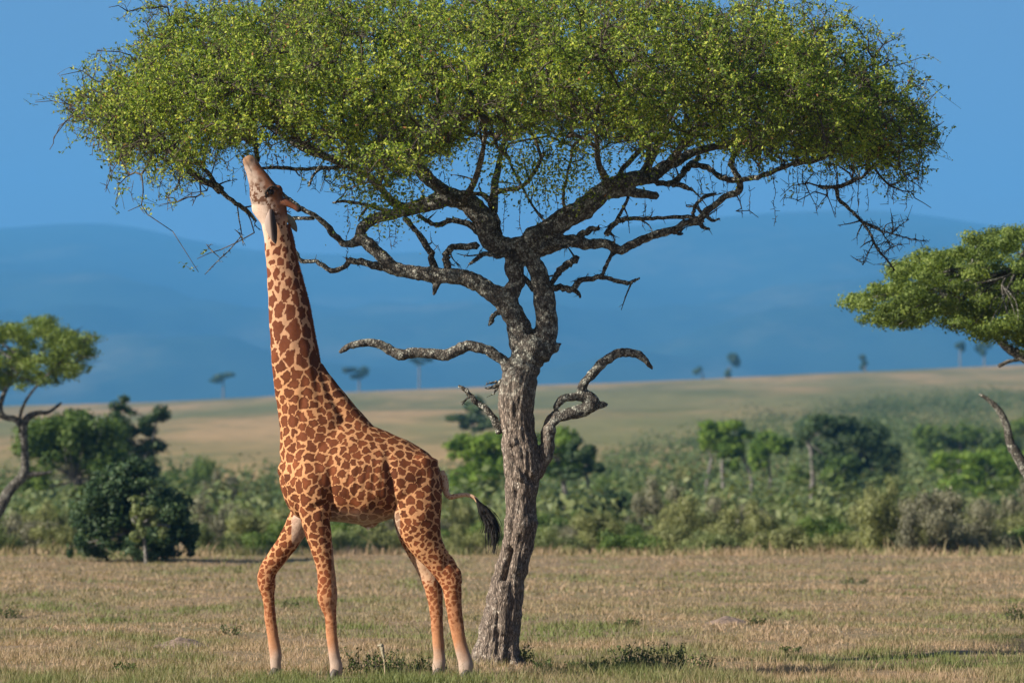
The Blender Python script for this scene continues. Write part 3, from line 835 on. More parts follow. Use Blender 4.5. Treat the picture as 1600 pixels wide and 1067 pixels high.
# far hind leg
leg([(652, 755, .14, 34, .14), (645, 795, .18, 33, .15), (644, 825, .19, 26, .13), (650, 850, .19, 20, .11), (659, 873, .18, 16.5, .09), (668, 895, .18, 14.5, .08), (675, 912, .17, 14, .076), (679, 928, .17, 13.2, .07),
     (681, 945, .17, 11.2, .06), (683, 975, .17, 9.7, .05), (685, 1005, .17, 9.2, .047), (686.5, 1028, .17, 10, .052), (686, 1040, .17, 10.5, .054), (686, 1055, .17, 9, .047)])
# chest, brisket, sheath, rump
ball(mb, P(452, 748, GD), [.10, .15, .2])
ball(mb, P(443, 733, GD - .02), [.06, .10, .09])
ball(mb, P(576, 818, GD), [.09, .05, .045])
ball(mb, P(575, 824, GD), [.022, .022, .03])
loft(mb, [(492, 575, 0, 14, .08), (505, 600, 0, 18, .09), (522, 625, 0, 20, .11), (545, 652, 0, 20, .13), (570, 680, 0, 20, .15)], GD, 16, 4)
V, F = mb.get()
V, F, Nn = voxel(V, F, .0115, 5)
px_g, py_g = toPX(V)
off = V[:, 1] - GD
# muscle relief
def bumpv(px0, py0, rx, ry, dep, side=-1, ang=0):
    ca, sa = math.cos(ang), math.sin(ang)
    u = (px_g - px0) * ca + (py_g - py0) * sa; w = -(px_g - px0) * sa + (py_g - py0) * ca
    return dep * np.exp(-(u / rx) ** 2 - (w / ry) ** 2) * (off * side > .02)
dsp = np.zeros(len(V))
for s in (-1, 1):
    dsp += bumpv(516, 770, 6, 42, -.035, s) + bumpv(611, 752, 7, 38, -.045, s, -.12) + bumpv(487, 745, 22, 30, .02, s) + bumpv(560, 760, 35, 35, .012, s)
    dsp += bumpv(470, 640, 5, 50, -.012, s, .12) + bumpv(489, 560, 5, 90, -.010, s, -.15) + bumpv(498, 790, 14, 5, -.018, s, -.4) + bumpv(660, 720, 12, 12, .02, s)
    for q in range(5):
        dsp += bumpv(545 + q * 13, 750, 3, 28, -.006, s, .12)
    dsp += bumpv(700, 872, 3.5, 16, -.022, s, .35)
    dsp += bumpv(411, 290, 7, 3, -.006, s, .9)
dsp += vnoise(V, 9, 2.2) * .006
V = V + Nn * dsp[:, None]
px_g, py_g = toPX(V)
near_ = off < 0
# --- coat pattern: seeds spread over the hide, spacing by region
zz = V[:, 2]
def reg(px, py):
    r = np.full(len(px), .089)
    neck = np.clip((640 - py) / 60, 0, 1)
    r = r * (1 - neck) + .118 * neck
    r = np.where((py < 640), r * np.interp(py, [380, 460, 560, 640], [.55, .72, .98, .92]), r)
    r = np.where((px > 600) & (py > 700), .080 - np.clip((py - 790) / 80, 0, 1) * .040, r)
    r = np.where((px < 560) & (py > 780), .085 - np.clip((py - 790) / 90, 0, 1) * .030, r)
    r = np.where(py > 880, .045, r)
    r = np.where((py > 655) & (py < 725) & (px > 540), .078, r)
    r = np.where(py < 372, .040, r)
    return r
RR = reg(px_g, py_g)
def warp(V):
    z = V[:, 2]
    zk = 3.15
    W_ = V.copy()
    W_[:, 2] = np.where(z > zk, zk + (z - zk) * .62, z)
    return W_
Wp = warp(V)
jx = np.stack([vnoise(V, 16, 1.0), vnoise(V, 16, 7.0), vnoise(V, 16, 13.0)], -1) * .024 + np.stack([vnoise(V, 38, 3.0), vnoise(V, 38, 17.0), vnoise(V, 38, 23.0)], -1) * .016
Wj = Wp + jx
perm = rng.permutation(len(V))[:26000]
acc = np.zeros((4000, 3)); na = 0; accr = np.zeros(4000)
for q in perm:
    r_ = RR[q] * .93
    if na and np.min(np.sum((acc[:na] - Wp[q]) ** 2, 1)) < r_ * r_: continue
    acc[na] = Wp[q]; accr[na] = RR[q]; na += 1
    if na >= 3999: break
kd = kdtree.KDTree(na)
for q in range(na): kd.insert(acc[q], q)
kd.balance()
f1 = np.zeros(len(V)); f2 = np.zeros(len(V)); ci = np.zeros(len(V), int)
for q in range(len(V)):
    r_ = kd.find_n(Wj[q], 2)
    f1[q] = r_[0][2]; f2[q] = r_[1][2]; ci[q] = r_[0][1]
sw = accr[ci]
edge = (f2 - f1)                                            # 0 on the seam between two patches
cellr = rng.uniform(0, 1, na)[ci]; cellr2 = rng.uniform(0, 1, na)[ci]
line = np.interp(py_g, [370, 430, 600, 680, 800, 900, 1100], [.024, .021, .019, .0165, .0155, .014, .012])
line = np.where((px_g > 520) & (py_g > 640) & (py_g < 800), .0155, line)
line = line * (1 + .5 * (cellr2 - .5) + .9 * vnoise(V, 11, 31.0))
mask = np.clip((edge - line) / .011 + .5, 0, 1)
# on neck the patches float: add a round limit as well
lim = np.where(py_g < 620, sw * .80, sw * .95)
mask *= np.clip((lim - f1) / .012, 0, 1)
def sm(a, b_, x): 
    u = np.clip((x - a) / (b_ - a), 0, 1); return u * u * (3 - 2 * u)
def col(r, g, b_): return np.array([r, g, b_])
tan = np.tile(col(.60, .32, .155), (len(V), 1))
tan = tan + (col(.60, .355, .21) - tan) * sm(620, 520, py_g)[:, None]
pat = np.tile(col(.15, .048, .019), (len(V), 1))
pat = pat * (0.65 + .55 * cellr + .55 * np.clip((edge - line) / .05, 0, 1) * cellr2)[:, None]
def blend(A_, c_, w): return A_ + (np.asarray(c_) - A_) * np.clip(w, 0, 1)[:, None]
# darker centre of back and neck patches, warmer on legs
pat = blend(pat, (.22, .065, .024), sm(800, 930, py_g))
pat = blend(pat, (.17, .055, .028), sm(600, 480, py_g) * .6)
legs = py_g > 800
# belly: cream, patches thin out
bely = sm(790, 812, py_g) * .85 * (px_g > 518) * (px_g < 625) * (np.abs(off) < .36)
tan = blend(tan, (.52, .42, .33), bely); pat = blend(pat, (.34, .23, .16), bely * .9)
under = sm(.8, 1.0, -Nn[:, 2]) * (px_g > 515) * (px_g < 635) * (py_g > 780)
tan = blend(tan, (.50, .41, .32), under); mask = mask * (1 - under * .8)
# lower legs: orange brown, spots fade out, pale above the hoof
ll = sm(905, 960, py_g)
tan = blend(tan, (.48, .235, .12), ll); pat = blend(pat, (.27, .10, .042), ll)
mask = mask * (1 - sm(940, 1010, py_g) * .75)
knee = sm(858, 900, py_g) * (1 - ll)
tan = blend(tan, (.50, .25, .125), knee * .8)
pale = sm(995, 1042, py_g + vnoise(V, 14, 4) * 10)
tan = blend(tan, (.45, .36, .30), pale); mask = mask * (1 - pale)
# pale insides of the far legs
inn = ((px_g > 455) & (px_g < 482) & (py_g > 795) & (off > .05) & (Nn[:, 1] < .2)) * sm(868, 838, py_g) * sm(.05, .6, -Nn[:, 1] + Nn[:, 0] * .5 + .4 * vnoise(V, 12, 3))
tan = blend(tan, (.58, .44, .35), inn * .95); mask = mask * (1 - inn * .6)
inn2 = ((px_g > 640) & (px_g < 680) & (off > .05) & (Nn[:, 1] < .3)) * sm(855, 880, py_g) * sm(922, 900, py_g) * sm(.0, .5, -Nn[:, 1] + .4 * vnoise(V, 12, 3))
tan = blend(tan, (.68, .52, .38), inn2 * .6); mask = mask * (1 - inn2 * .55)
# throat and head
axis = (px_g - 385) * .45 + (py_g - 245) * .89             # runs from muzzle to nape
side = (px_g - 385) * .89 - (py_g - 245) * .45             # positive towards the forehead
head = sm(118, 104, axis)
tan = blend(tan, (.42, .335, .28), head)
pat = blend(pat, (.13, .065, .04), head)
hm2 = sm(-.04, .05, vnoise(V, 30, 6.0) + .6 * vnoise(V, 62, 2.0)) * sm(16, 62, axis) * sm(12, 2, side) * sm(-30, -18, side)
mott = sm(-.2, .5, vnoise(V, 20, 12.0))
mask = mask * (1 - head) + hm2 * head * .9
fore = sm(-3, 10, side + vnoise(V, 22, 5.0) * 5) * head * sm(4, 22, axis)
tan = blend(tan, (.22, .15, .11), mott * head * .75)
tan = blend(tan, (.24, .095, .045), fore * .9)
crown_ = head * sm(14, 22, side) * sm(30, 60, axis)
tan = blend(tan, (.12, .05, .03), crown_ * .85)
eyer = np.exp(-(((px_g - 424) / 9) ** 2 + ((py_g - 299) / 7) ** 2)) * head * (np.abs(off) > .04)
tan = blend(tan, (.10, .06, .045), eyer * .9)
muz = head * sm(16, 4, axis)
tan = blend(tan, (.30, .17, .09), muz * .85)
nos = np.exp(-(((px_g - 393) / 3.0) ** 2 + ((py_g - 250) / 4.2) ** 2)) * head
tan = blend(tan, (.04, .03, .03), nos * .9)
mouth = np.exp(-((side + 3.5) / .9) ** 2) * sm(30, 22, axis) * head
tan = blend(tan, (.08, .05, .045), mouth * .8)
throat = sm(392, 372, py_g) * sm(430, 408, px_g) * (py_g > 320)
tan = blend(tan, (.66, .52, .43), throat); mask = mask * (1 - throat * .8)
horn = (px_g > 446) & (py_g < 336) & (py_g > 306)
tan = blend(tan, (.17, .065, .035), horn * 1.0); mask = mask * (1 - horn)
tan = blend(tan, (.03, .022, .02), horn * sm(459, 466, px_g))
# nape line of darker hair beside the mane
rc = np.interp(py_g, [345, 400, 440, 480, 530, 570, 600, 630, 660], [449, 458, 470, 481, 490, 497, 513, 538, 560])
nape = np.exp(-((px_g - (rc - 5)) / 5.0) ** 2) * sm(655, 610, py_g) * (py_g > 350)
pat = blend(pat, (.11, .04, .02), nape * .8)
tip = np.exp(-(((px_g - 576) / 5) ** 2 + ((py_g - 826) / 3.5) ** 2)) * (py_g > 820)
tan = blend(tan, (.8, .8, .8), tip); mask = mask * (1 - tip)
m, t, b = nodemat('giraffe_hide')
a1 = N(t, 'ShaderNodeAttribute', attribute_name='tan'); a2 = N(t, 'ShaderNodeAttribute', attribute_name='patch'); a3 = N(t, 'ShaderNodeAttribute', attribute_name='mask')
v = coords(t)
nz = noise(t, v, 120, 3, .7); nz2 = noise(t, v, 5, 4, .6)
ad_ = N(t, 'ShaderNodeMath', operation='MULTIPLY_ADD'); ad_.inputs[1].default_value = .5; 
t.links.new(nz, ad_.inputs[0]); t.links.new(a3.outputs['Fac'], ad_.inputs[2])
mk = ramp(t, ad_.outputs[0], [(.55, (0, 0, 0)), (.92, (1, 1, 1))])
c1 = mixc(t, mk, a1.outputs['Color'], a2.outputs['Color'])
c1 = mixc(t, ramp(t, nz2, [(.3, (.0, .0, .0)), (.7, (.35, .35, .35))]), c1, (.7, .6, .5), 'MULTIPLY')
hr = coords(t, (1, 1, .25)); nh = noise(t, hr, 260, 2, .6)
nz3 = noise(t, v, 38, 4, .7)
c1 = mixc(t, ramp(t, nz3, [(.35, (0, 0, 0)), (.7, (.45, .45, .45))]), c1, (.62, .55, .5), 'MULTIPLY')
c1 = mixc(t, ramp(t, nh, [(.3, (.35, .35, .35)), (.7, (0, 0, 0))]), c1, (.55, .5, .45), 'MULTIPLY')
t.links.new(c1, b.inputs['Base Color'])
b.inputs['Roughness'].default_value = .8
b.inputs['Specular IOR Level'].default_value = .12
bump(t, b, mixc(t, .5, nh, nz3), .6, .006)
HIDE = m
gir = empty('giraffe', (P(580, 1060, GD)[0], GD, 0), 'tall brown patched giraffe stretching its neck up to browse the acacia', 'giraffe')
mobj('body', V, F, HIDE, gir, attrs={'tan': tan, 'patch': pat, 'mask': mask})
print('giraffe verts', len(V), 'seeds', na)
def flat(name, c_, rough=.8, sc=20, var=.35):
    m, t, b = nodemat(name)
    t.links.new(ramp(t, noise(t, coords(t), sc, 4, .65), [(.3, tuple(x * (1 - var) for x in c_)), (.7, tuple(x * (1 + var) for x in c_))]), b.inputs['Base Color'])
    b.inputs['Roughness'].default_value = rough
    return m
MANE = flat('mane_hair', (.20, .07, .035)); TUFT = flat('tail_hair', (.018, .015, .014), .6); HOOF = flat('hoof_horn', (.08, .065, .055), .5)
EYE = flat('eye_dark', (.012, .009, .008), .08, 5, .1); EARIN = flat('ear_hide', (.40, .30, .24), .8, 30)
LASH = flat('eyelash', (.02, .015, .012))
# mane
mz = []; nyy = rng.uniform(352, 648, 6500)
nxx = np.interp(nyy, [345, 400, 440, 480, 530, 570, 600, 630, 660], [448, 457, 468, 479, 488.5, 497, 514, 536, 554])
bs = PV(nxx - 4, nyy, GD + rng.normal(0, .014, len(nyy)))
tg = np.stack([np.interp(nyy, [345, 480, 560, 600, 660], [.97, .97, .93, .72, .6]), rng.normal(0, .05, len(nyy)), np.interp(nyy, [345, 560, 600, 660], [.2, .35, .65, .78])], -1) + rng.normal(0, .05, (len(nyy), 3))
hl = np.interp(nyy, [345, 380, 560, 655], [.05, .07, .062, .03]) * rng.uniform(.8, 1.02, len(nyy))
Vm, Qm = sticks(bs, bs + tg * (hl * .5)[:, None], bs + tg * hl[:, None] + np.array([0, 0, .004]), .0035, .0014)
mobj('mane', Vm, Qm, MANE, gir)
# tail
mbx = MB()
tp_, tr_ = px_path([(688, 738, 7, 0), (694, 752, 6.5, -.03), (697, 768, 5, -.05), (703, 776, 4.2, -.06), (716, 774, 3.6, -.07), (730, 773, 3.2, -.07), (742, 778, 3, -.07), (750, 790, 2.6, -.07)], GD)
tube(mbx, tp_, tr_, 10, 5)
Vx, Fx = mbx.get()
m, t, b = nodemat('tail_hide')
v = coords(t); vo = t.nodes.new('ShaderNodeTexVoronoi'); vo.feature = 'DISTANCE_TO_EDGE'; vo.inputs['Scale'].default_value = 26; t.links.new(v, vo.inputs[0])
t.links.new(mixc(t, ramp(t, vo.outputs['Distance'], [(.1, (0, 0, 0)), (.25, (1, 1, 1))]), (.60, .40, .26), (.42, .20, .10)), b.inputs['Base Color']); b.inputs['Roughness'].default_value = .8
tail = mobj('tail', Vx, Fx, m, gir)
hbs = []; 
for q in range(800):
    sp_ = rng.uniform(0, 1)
    L_ = rng.beta(2.0, 2.2) * .75 + .25
    u_b = rng.normal(0, 1)
    key = [(741 + 9 * sp_, 776 + 13 * sp_), (757 + u_b * 3, 798 - u_b), (768 + u_b * 4.4, 818 - u_b), (773 + u_b * 4.2 - max(0, -u_b) * 3, 840), (769 + u_b * 4 + rng.normal(0, 2), 876 + rng.normal(0, 4))]
    pts = crom(np.array([P(a, b_, GD - .07 + rng.normal(0, .012 + .008 * k_)) for k_, (a, b_) in enumerate(key)]), 3)
    pts = pts[:max(5, int(len(pts) * L_))]
    hbs.append(pts)
b0 = np.concatenate([p_[:-1] for p_ in hbs]); e0 = np.concatenate([p_[1:] for p_ in hbs])
Vm, Qm = sticks(b0, (b0 + e0) / 2, e0, .003, .0028)
mobj('tail_tuft', Vm, Qm, TUFT, tail)
# eyes with lids and lashes, ears
for s in (-1, 1):
    mbx = MB(); ball(mbx, P(423.5, 300, GD + s * .114), [.034, .026, .030]); Vx, Fx = mbx.get()
    e_ = mobj('eye', Vx, Fx, EYE, gir)
    mbx = MB()
    tube(mbx, [P(415, 309, GD + s * .112), P(416, 300, GD + s * .128), P(422, 293, GD + s * .134), P(430, 292, GD + s * .128), P(435, 296, GD + s * .118)], [.006, .010, .011, .010, .006], 8, 4)
    for q in range(26):
        u0 = rng.uniform(0, 1); c0 = P(415 + 14 * u0, 305 - 12 * u0 ** .6, GD + s * .133)
        tube(mbx, [c0, c0 + np.array([-.02, s * .03, -.005 + .02 * u0]) * rng.uniform(.7, 1.2)], [.0022, .001], 3, 1)
    Vx, Fx = mbx.get(); mobj('eyelid', Vx, Fx, LASH, e_)
def ear(rows, D0, w, twist):
    """leaf-shaped cupped ear: centre line rows (px,py,off), width m"""
    A_ = crom(np.array([P(a, b_, D0 + o_) for a, b_, o_ in rows]), 5)
    n = len(A_); u = np.linspace(0, 1, n)
    wd = w * np.sin(np.clip(u * .93 + .07, 0, 1) * math.pi) ** .75
    tg_ = np.gradient(A_, axis=0); tg_ /= np.linalg.norm(tg_, axis=1)[:, None]
    sd_ = np.cross(tg_, twist); sd_ /= np.linalg.norm(sd_, axis=1)[:, None]
    nm = np.cross(sd_, tg_)
    V = []
    K_ = 9
    for lay in (0, 1):
        for i_ in range(n):
            for k in range(K_):
                s_ = (k / (K_ - 1) - .5) * 2
                V.append(A_[i_] + sd_[i_] * wd[i_] * s_ + nm[i_] * (-wd[i_] * .55 * s_ * s_ + wd[i_] * .25 + lay * .007))
    Q = []
    for lay in (0, 1):
        o_ = lay * n * K_
        for i_ in range(n - 1):
            for k in range(K_ - 1):
                q = [o_ + i_ * K_ + k, o_ + i_ * K_ + k + 1, o_ + (i_ + 1) * K_ + k + 1, o_ + (i_ + 1) * K_ + k]
                Q.append(q if lay else q[::-1])
    for i_ in range(n - 1):
        for k in (0, K_ - 1):
            Q.append([i_ * K_ + k, (i_ + 1) * K_ + k, n * K_ + (i_ + 1) * K_ + k, n * K_ + i_ * K_ + k])
    return np.array(V), np.array(Q)
m, t, b = nodemat('ear_fur')
a1 = N(t, 'ShaderNodeAttribute', attribute_name='tint')
t.links.new(ramp(t, a1.outputs['Fac'], [(0, (.30, .235, .20)), (.16, (.33, .25, .21)), (.30, (.04, .03, .03)), (1, (.06, .045, .035))]), b.inputs['Base Color']); b.inputs['Roughness'].default_value = .85
Ve, Qe = ear([(424, 328, -.10), (423, 345, -.15), (426, 363, -.165), (431, 382, -.15)], GD, .058, np.array([.25, -1, 0]))
ex1, ey1 = toPX(Ve)
tt = np.clip((ex1 - np.interp(ey1, [328, 385], [416, 421])) / 20, 0, 1)
mobj('ear', Ve, Qe, m, gir, attrs={'tint': tt})
Ve, Qe = ear([(445, 334, .08), (453, 343, .14), (459, 353, .17), (464, 363, .17)], GD, .038, np.array([.1, -1, 0.2]))
mobj('ear', Ve, Qe, flat('ear_back', (.20, .19, .16)), gir)
# hooves
for (x, y, o_) in [(524, 1052, -.18), (430.5, 1047, .20), (728.5, 1054, -.16), (685.5, 1050, .17)]:
    mbx = MB()
    c0 = P(x, y, GD + o_)
    for q in (-1, 1):
        A_ = np.array([[c0[0] + .006, c0[1] + q * .022, .10], [c0[0] - .012, c0[1] + q * .028, .055], [c0[0] - .028, c0[1] + q * .033, .0]])
        tube(mbx, A_, [.036, .044, .05], 14, 3)
    Vx, Fx = mbx.get(); Vx[:, 2] = np.maximum(Vx[:, 2], ground_z(Vx[:, 0], Vx[:, 1]) - .01)
    mobj('hoof', Vx, Fx, HOOF, gir)

# ------------------------------------------------------------------ side acacias and background trees
LEAF2 = leafmat('acacia_leaf_far', (.06, .09, .025), (.13, .19, .04), (.25, .31, .075), .4)
def leafy(spheres, n, size, hollow=.55, flat_=.0):
    """leaf faces spread through clumps; spheres (x,y,z,rx,ry,rz)"""
    Sp = np.array(spheres, float)
    w = Sp[:, 3] * Sp[:, 5] + .5 * Sp[:, 3] * Sp[:, 4]; w /= w.sum()
    k = rng.choice(len(Sp), n, p=w)
    d = rng.normal(0, 1, (n, 3)); d /= np.linalg.norm(d, axis=1)[:, None]
    r = np.clip(rng.uniform(0, 1, n) ** .45, hollow * rng.uniform(0, 1, n), 1)[:, None] * (1 + rng.normal(0, .15, (n, 1)))
    c = Sp[k, :3] + d * r * Sp[k, 3:6]
    a = np.cross(d, rng.normal(0, 1, (n, 3))); a /= np.linalg.norm(a, axis=1)[:, None]
    nn = d + rng.normal(0, .55, (n, 3)); b_ = np.cross(nn, a); b_ /= np.linalg.norm(b_, axis=1)[:, None]
    s = (size * rng.uniform(.55, 1.25, n))[:, None]
    V = np.stack([c - a * s, c - b_ * s * .55 + a * s * .1, c + a * s, c + b_ * s * .55], 1).reshape(-1, 3)
    cr = rng.uniform(-.22, .22, len(Sp))[k]
    tint = np.clip(rng.normal(.5, .2, n) + cr, 0, 1)
    return V, np.arange(n * 4).reshape(-1, 4), np.repeat(tint, 4)

def clumps_px(poly, n, d0, dw, rpx, flat_=.6):
    """clump centres inside a pixel polygon at distance d0 +- dw"""
    poly = np.array(poly, float)
    lo, hi = poly.min(0), poly.max(0)
    out = []
    def ins(x, y):
        c_ = False; j_ = len(poly) - 1
        for i_ in range(len(poly)):
            if (poly[i_][1] > y) != (poly[j_][1] > y) and x < (poly[j_][0] - poly[i_][0]) * (y - poly[i_][1]) / (poly[j_][1] - poly[i_][1]) + poly[i_][0]: c_ = not c_
            j_ = i_
        return c_
    while len(out) < n:
        x, y = rng.uniform(lo[0], hi[0]), rng.uniform(lo[1], hi[1])
        if not ins(x, y): continue
        d = d0 + rng.uniform(-dw, dw)
        r = rpx * rng.uniform(.6, 1.25) * d0 / FPX
        p_ = P(x, y, d)
        out.append([*p_, r, r, r * flat_])
    return out

def side_acacia(name, label, poly, d0, dw, limbs, base, n, ncl, rpx, leaf, lsize):
    root = empty(name, base, label, 'tree')
    sp_ = clumps_px(poly, ncl, d0, dw, rpx)
    mb_ = MB()
    ends = []
    for rows in limbs:
        p_, r_ = px_path(rows, d0); tube(mb_, p_, r_, 10, 5, jit=.05); ends.append(crom(p_, 3))
    E = np.concatenate(ends); 
    ex_, ey_ = toPX(E)
    E = E[ey_ <= np.sort(ey_)[max(3, int(len(E) * .45))]]
    for s_ in sp_[::5]:
        c_ = np.array(s_[:3]); q = np.argmin(np.sum((E - c_) ** 2, 1) + rng.uniform(0, .1, len(E)))
        mid = (E[q] + c_) / 2 + np.array([0, 0, .02]) + rng.normal(0, .08, 3)
        tube(mb_, [E[q], mid, c_], [.026, .016, .006], 5, 3)
        for z_ in range(2):
            e_ = c_ + rng.normal(0, 1, 3) * np.array(s_[3:]) * .8; tube(mb_, [mid, (mid + e_) / 2 + rng.normal(0, .04, 3), e_], [.012, .008, .004], 4, 2)
    V, F = mb_.get(); mobj('trunk', V, F, LIMB, root)
    V, Q, tt = leafy(sp_, n, lsize, .2)
    # straggling sprays past the outline
    mobj('crown', V, Q, leaf, root, smooth=False, attrs={'tint': tt})
    return root
side_acacia('acacia_tree', 'acacia tree cut by the left edge, small flat crown on a pale forked trunk',
    [(-260, 520), (-150, 500), (-40, 508), (20, 508), (60, 500), (100, 506), (140, 518), (148, 528), (135, 560), (128, 582), (70, 600), (30, 612), (-30, 620), (-150, 600), (-250, 580)], 98, 2.9,
    [[(-60, 878, 17), (-48, 860, 15), (-20, 825, 12), (0, 792, 9.5), (18, 762, 8.5), (36, 742, 8), (39, 715, 6.5), (38, 690, 6), (36, 668, 7), (44, 652, 5.5), (60, 645, 4), (76, 644, 3), (95, 630, 2, .4)],
     [(36, 742, 6), (52, 741, 4.5), (70, 739, 3), (80, 737, 1.5)],
     [(36, 668, 6), (24, 655, 5), (8, 652, 4.5), (0, 640, 4.5), (5, 618, 4), (20, 590, 3, .3), (50, 565, 2.5, .5)],
     [(8, 652, 4), (-20, 640, 3.5), (-60, 610, 3, -.5), (-100, 580, 3, -1)], [(30, 662, 3), (34, 640, 2.5), (50, 612, 2, -.5), (90, 570, 2, -1)]],
    (P(-60, 880, 98)[0], 98, 0), 60000, 260, 20, LEAF2, .038)
side_acacia('acacia_tree', 'acacia tree cut by the right edge, dense green crown spreading over the plain',
    [(1325, 480), (1345, 455), (1385, 432), (1415, 408), (1460, 392), (1500, 380), (1535, 362), (1600, 358), (1750, 350), (1900, 380), (1980, 440), (1900, 520), (1750, 560), (1640, 560), (1590, 545), (1560, 530), (1500, 508), (1440, 505), (1400, 508), (1350, 500)], 60, 3.0,
    [[(1790, 975, 30), (1780, 900, 26), (1765, 800, 24), (1740, 700, 22), (1690, 630, 17), (1640, 590, 12), (1604, 560, 9), (1580, 548, 7), (1560, 530, 6), (1530, 500, 4.5), (1490, 480, 3.5, .5), (1440, 465, 3, .8)],
     [(1560, 572, 3), (1575, 565, 3), (1590, 562, 3), (1604, 560, 5)], [(1740, 700, 14), (1760, 620, 12), (1800, 540, 9), (1850, 480, 6)], [(1640, 590, 8), (1640, 540, 7), (1620, 470, 5, -.8), (1590, 420, 3, -1.5)],
     [(1762, 820, 15), (1720, 800, 13), (1650, 775, 11), (1610, 745, 9), (1592, 715, 8.5), (1578, 690, 7), (1573, 665, 6), (1560, 640, 5), (1545, 625, 3.5), (1531, 616, 2.2)],
     ],
    (P(1785, 965, 60)[0], 60, 0), 210000, 620, 23, LEAF2, .026)

MATS = {
 'deep': leafmat('bush_deep_green', (.015, .036, .018), (.045, .085, .036), (.11, .165, .07), .28),
 'green': leafmat('bush_green', (.03, .06, .016), (.085, .145, .03), (.17, .24, .05), .35),
 'bright': leafmat('tree_bright_green', (.035, .08, .015), (.12, .21, .03), (.26, .37, .055), .4),
 'dark': leafmat('bush_dark_green', (.018, .038, .018), (.05, .09, .035), (.10, .15, .055), .28),
 'olive': leafmat('bush_olive', (.08, .09, .035), (.18, .20, .075), (.28, .29, .12), .36),
 'grey': leafmat('bush_grey_brown', (.08, .08, .055), (.17, .17, .11), (.26, .25, .17), .36),
 'pale': leafmat('bush_pale_green', (.07, .09, .04), (.17, .21, .08), (.27, .31, .13), .36),
}
def bg_tree(name, label, cat, d0, crowns, stems, mat, n, lsize, group=None, dw=1.6, dens=1.0):
    """crowns: (px, py, rx_px, ry_px) clumps; stems: pixel paths with radius"""
    allx = [c_[0] for c_ in crowns]
    bx = stems[0][0][0] if stems else float(np.mean(allx))
    wx = (bx - 800) / FPX * d0
    root = empty(name, (wx, d0, float(ground_z(wx, d0))), label, cat, group)
    sp_ = []
    for (x, y, rx, ry) in crowns:
        k = d0 / FPX
        for q in range(max(3, int(rx * ry / 60))):
            a_, r_ = rng.uniform(0, 2 * math.pi), math.sqrt(rng.uniform(0, 1)) * .75
            sp_.append([*P(x + math.cos(a_) * rx * r_, y + math.sin(a_) * ry * r_, d0 + rng.uniform(-1, 1) * rx * k * .8), rx * k * rng.uniform(.28, .5), rx * k * rng.uniform(.28, .5), ry * k * rng.uniform(.28, .48)])
    V, Q, tt = leafy(sp_, int(n * 2.2), lsize * .68, .4)
    mobj('crown', V, Q, MATS[mat], root, smooth=False, attrs={'tint': tt})
    mbs_ = []; seen_ = []; topmb = []
    top = []
    for rows in stems:
        hit = [k_ for k_, pts in enumerate(seen_) if min(math.hypot(rows[0][0] - q_[0], rows[0][1] - q_[1]) for q_ in pts) < 14]
        if hit: mb_ = mbs_[hit[0]]; seen_[hit[0]] += rows
        else: mb_ = MB(); mbs_.append(mb_); seen_.append(list(rows))
        p_, r_ = px_path(rows, d0); p_[0][2] = min(p_[0][2], float(ground_z(p_[0][0], d0)) - .1) if rows is stems[0] else p_[0][2]
        tube(mb_, p_, r_, 8, 4, jit=.05); top.append(p_[-1]); topmb.append(mb_)
    if top:
        for s_ in sp_[::4]:
            c_ = np.array(s_[:3]); q = min(top, key=lambda e: np.sum((e - c_) ** 2))
            tube(topmb[[i_ for i_, e in enumerate(top) if e is q][0]], [q, (q + c_) / 2 + rng.normal(0, .1, 3), c_], [.035, .022, .01], 5, 2)
        for mb_ in mbs_:
            V, F = mb_.get(); mobj('trunk', V, F, PALE, root)
    return root
bg_tree('bushy_tree', 'big round green tree left of the giraffe beyond the dark front bush', 'tree', 150, [(80, 690, 62, 42), (140, 690, 55, 48), (50, 745, 38, 30), (175, 735, 45, 40), (110, 660, 45, 22), (190, 765, 36, 30), (150, 775, 40, 26), (30, 700, 24, 18)], [[(120, 832, 4), (122, 790, 4), (118, 750, 3.5)]], 'green', 9000, .13)
bg_tree('open_crowned_tree', 'taller open-crowned tree rising behind the round green tree at left', 'tree', 172, [(192, 638, 26, 20), (238, 650, 28, 20), (205, 668, 40, 22), (246, 690, 26, 20), (220, 715, 34, 26), (185, 695, 26, 22), (235, 740, 30, 24)], [[(222, 812, 4), (224, 760, 3.5), (218, 700, 3)], [(220, 730, 2.5), (238, 690, 2), (244, 660, 1.5)]], 'dark', 4200, .13)
bg_tree('dark_bush', 'dark dense bush with a short pale stem at the field edge, left of the giraffe', 'bush', 93, [(200, 730, 34, 22), (160, 752, 30, 22), (195, 755, 42, 30), (265, 785, 36, 30), (135, 805, 28, 30), (300, 852, 14, 22), (116, 855, 14, 20), (165, 800, 52, 48), (250, 820, 52, 50), (200, 760, 50, 28), (290, 835, 24, 34), (150, 848, 36, 30), (230, 850, 60, 28)], [[(232, 890, 5.5), (232, 868, 5), (226, 850, 4), (215, 825, 3)], [(226, 850, 3), (238, 830, 2.5), (244, 806, 2)]], 'deep', 14000, .085)
bg_tree('ashen_shrub', 'ash-green wispy shrub growing out in front of the dark bush', 'bush', 91.5, [(222, 800, 24, 22), (212, 830, 18, 20), (244, 825, 16, 22), (212, 780, 16, 12)], [[(229, 888, 3), (226, 850, 2.5), (218, 820, 2)]], 'pale', 1500, .06)
bg_tree('far_tree', 'dark bluish tree topping the bright one behind the trunk', 'tree', 330, [(738, 628, 24, 16), (726, 655, 28, 18), (755, 660, 26, 16)], [[(740, 730, 3), (740, 690, 2.5), (738, 650, 2)]], 'dark', 1800, .28)
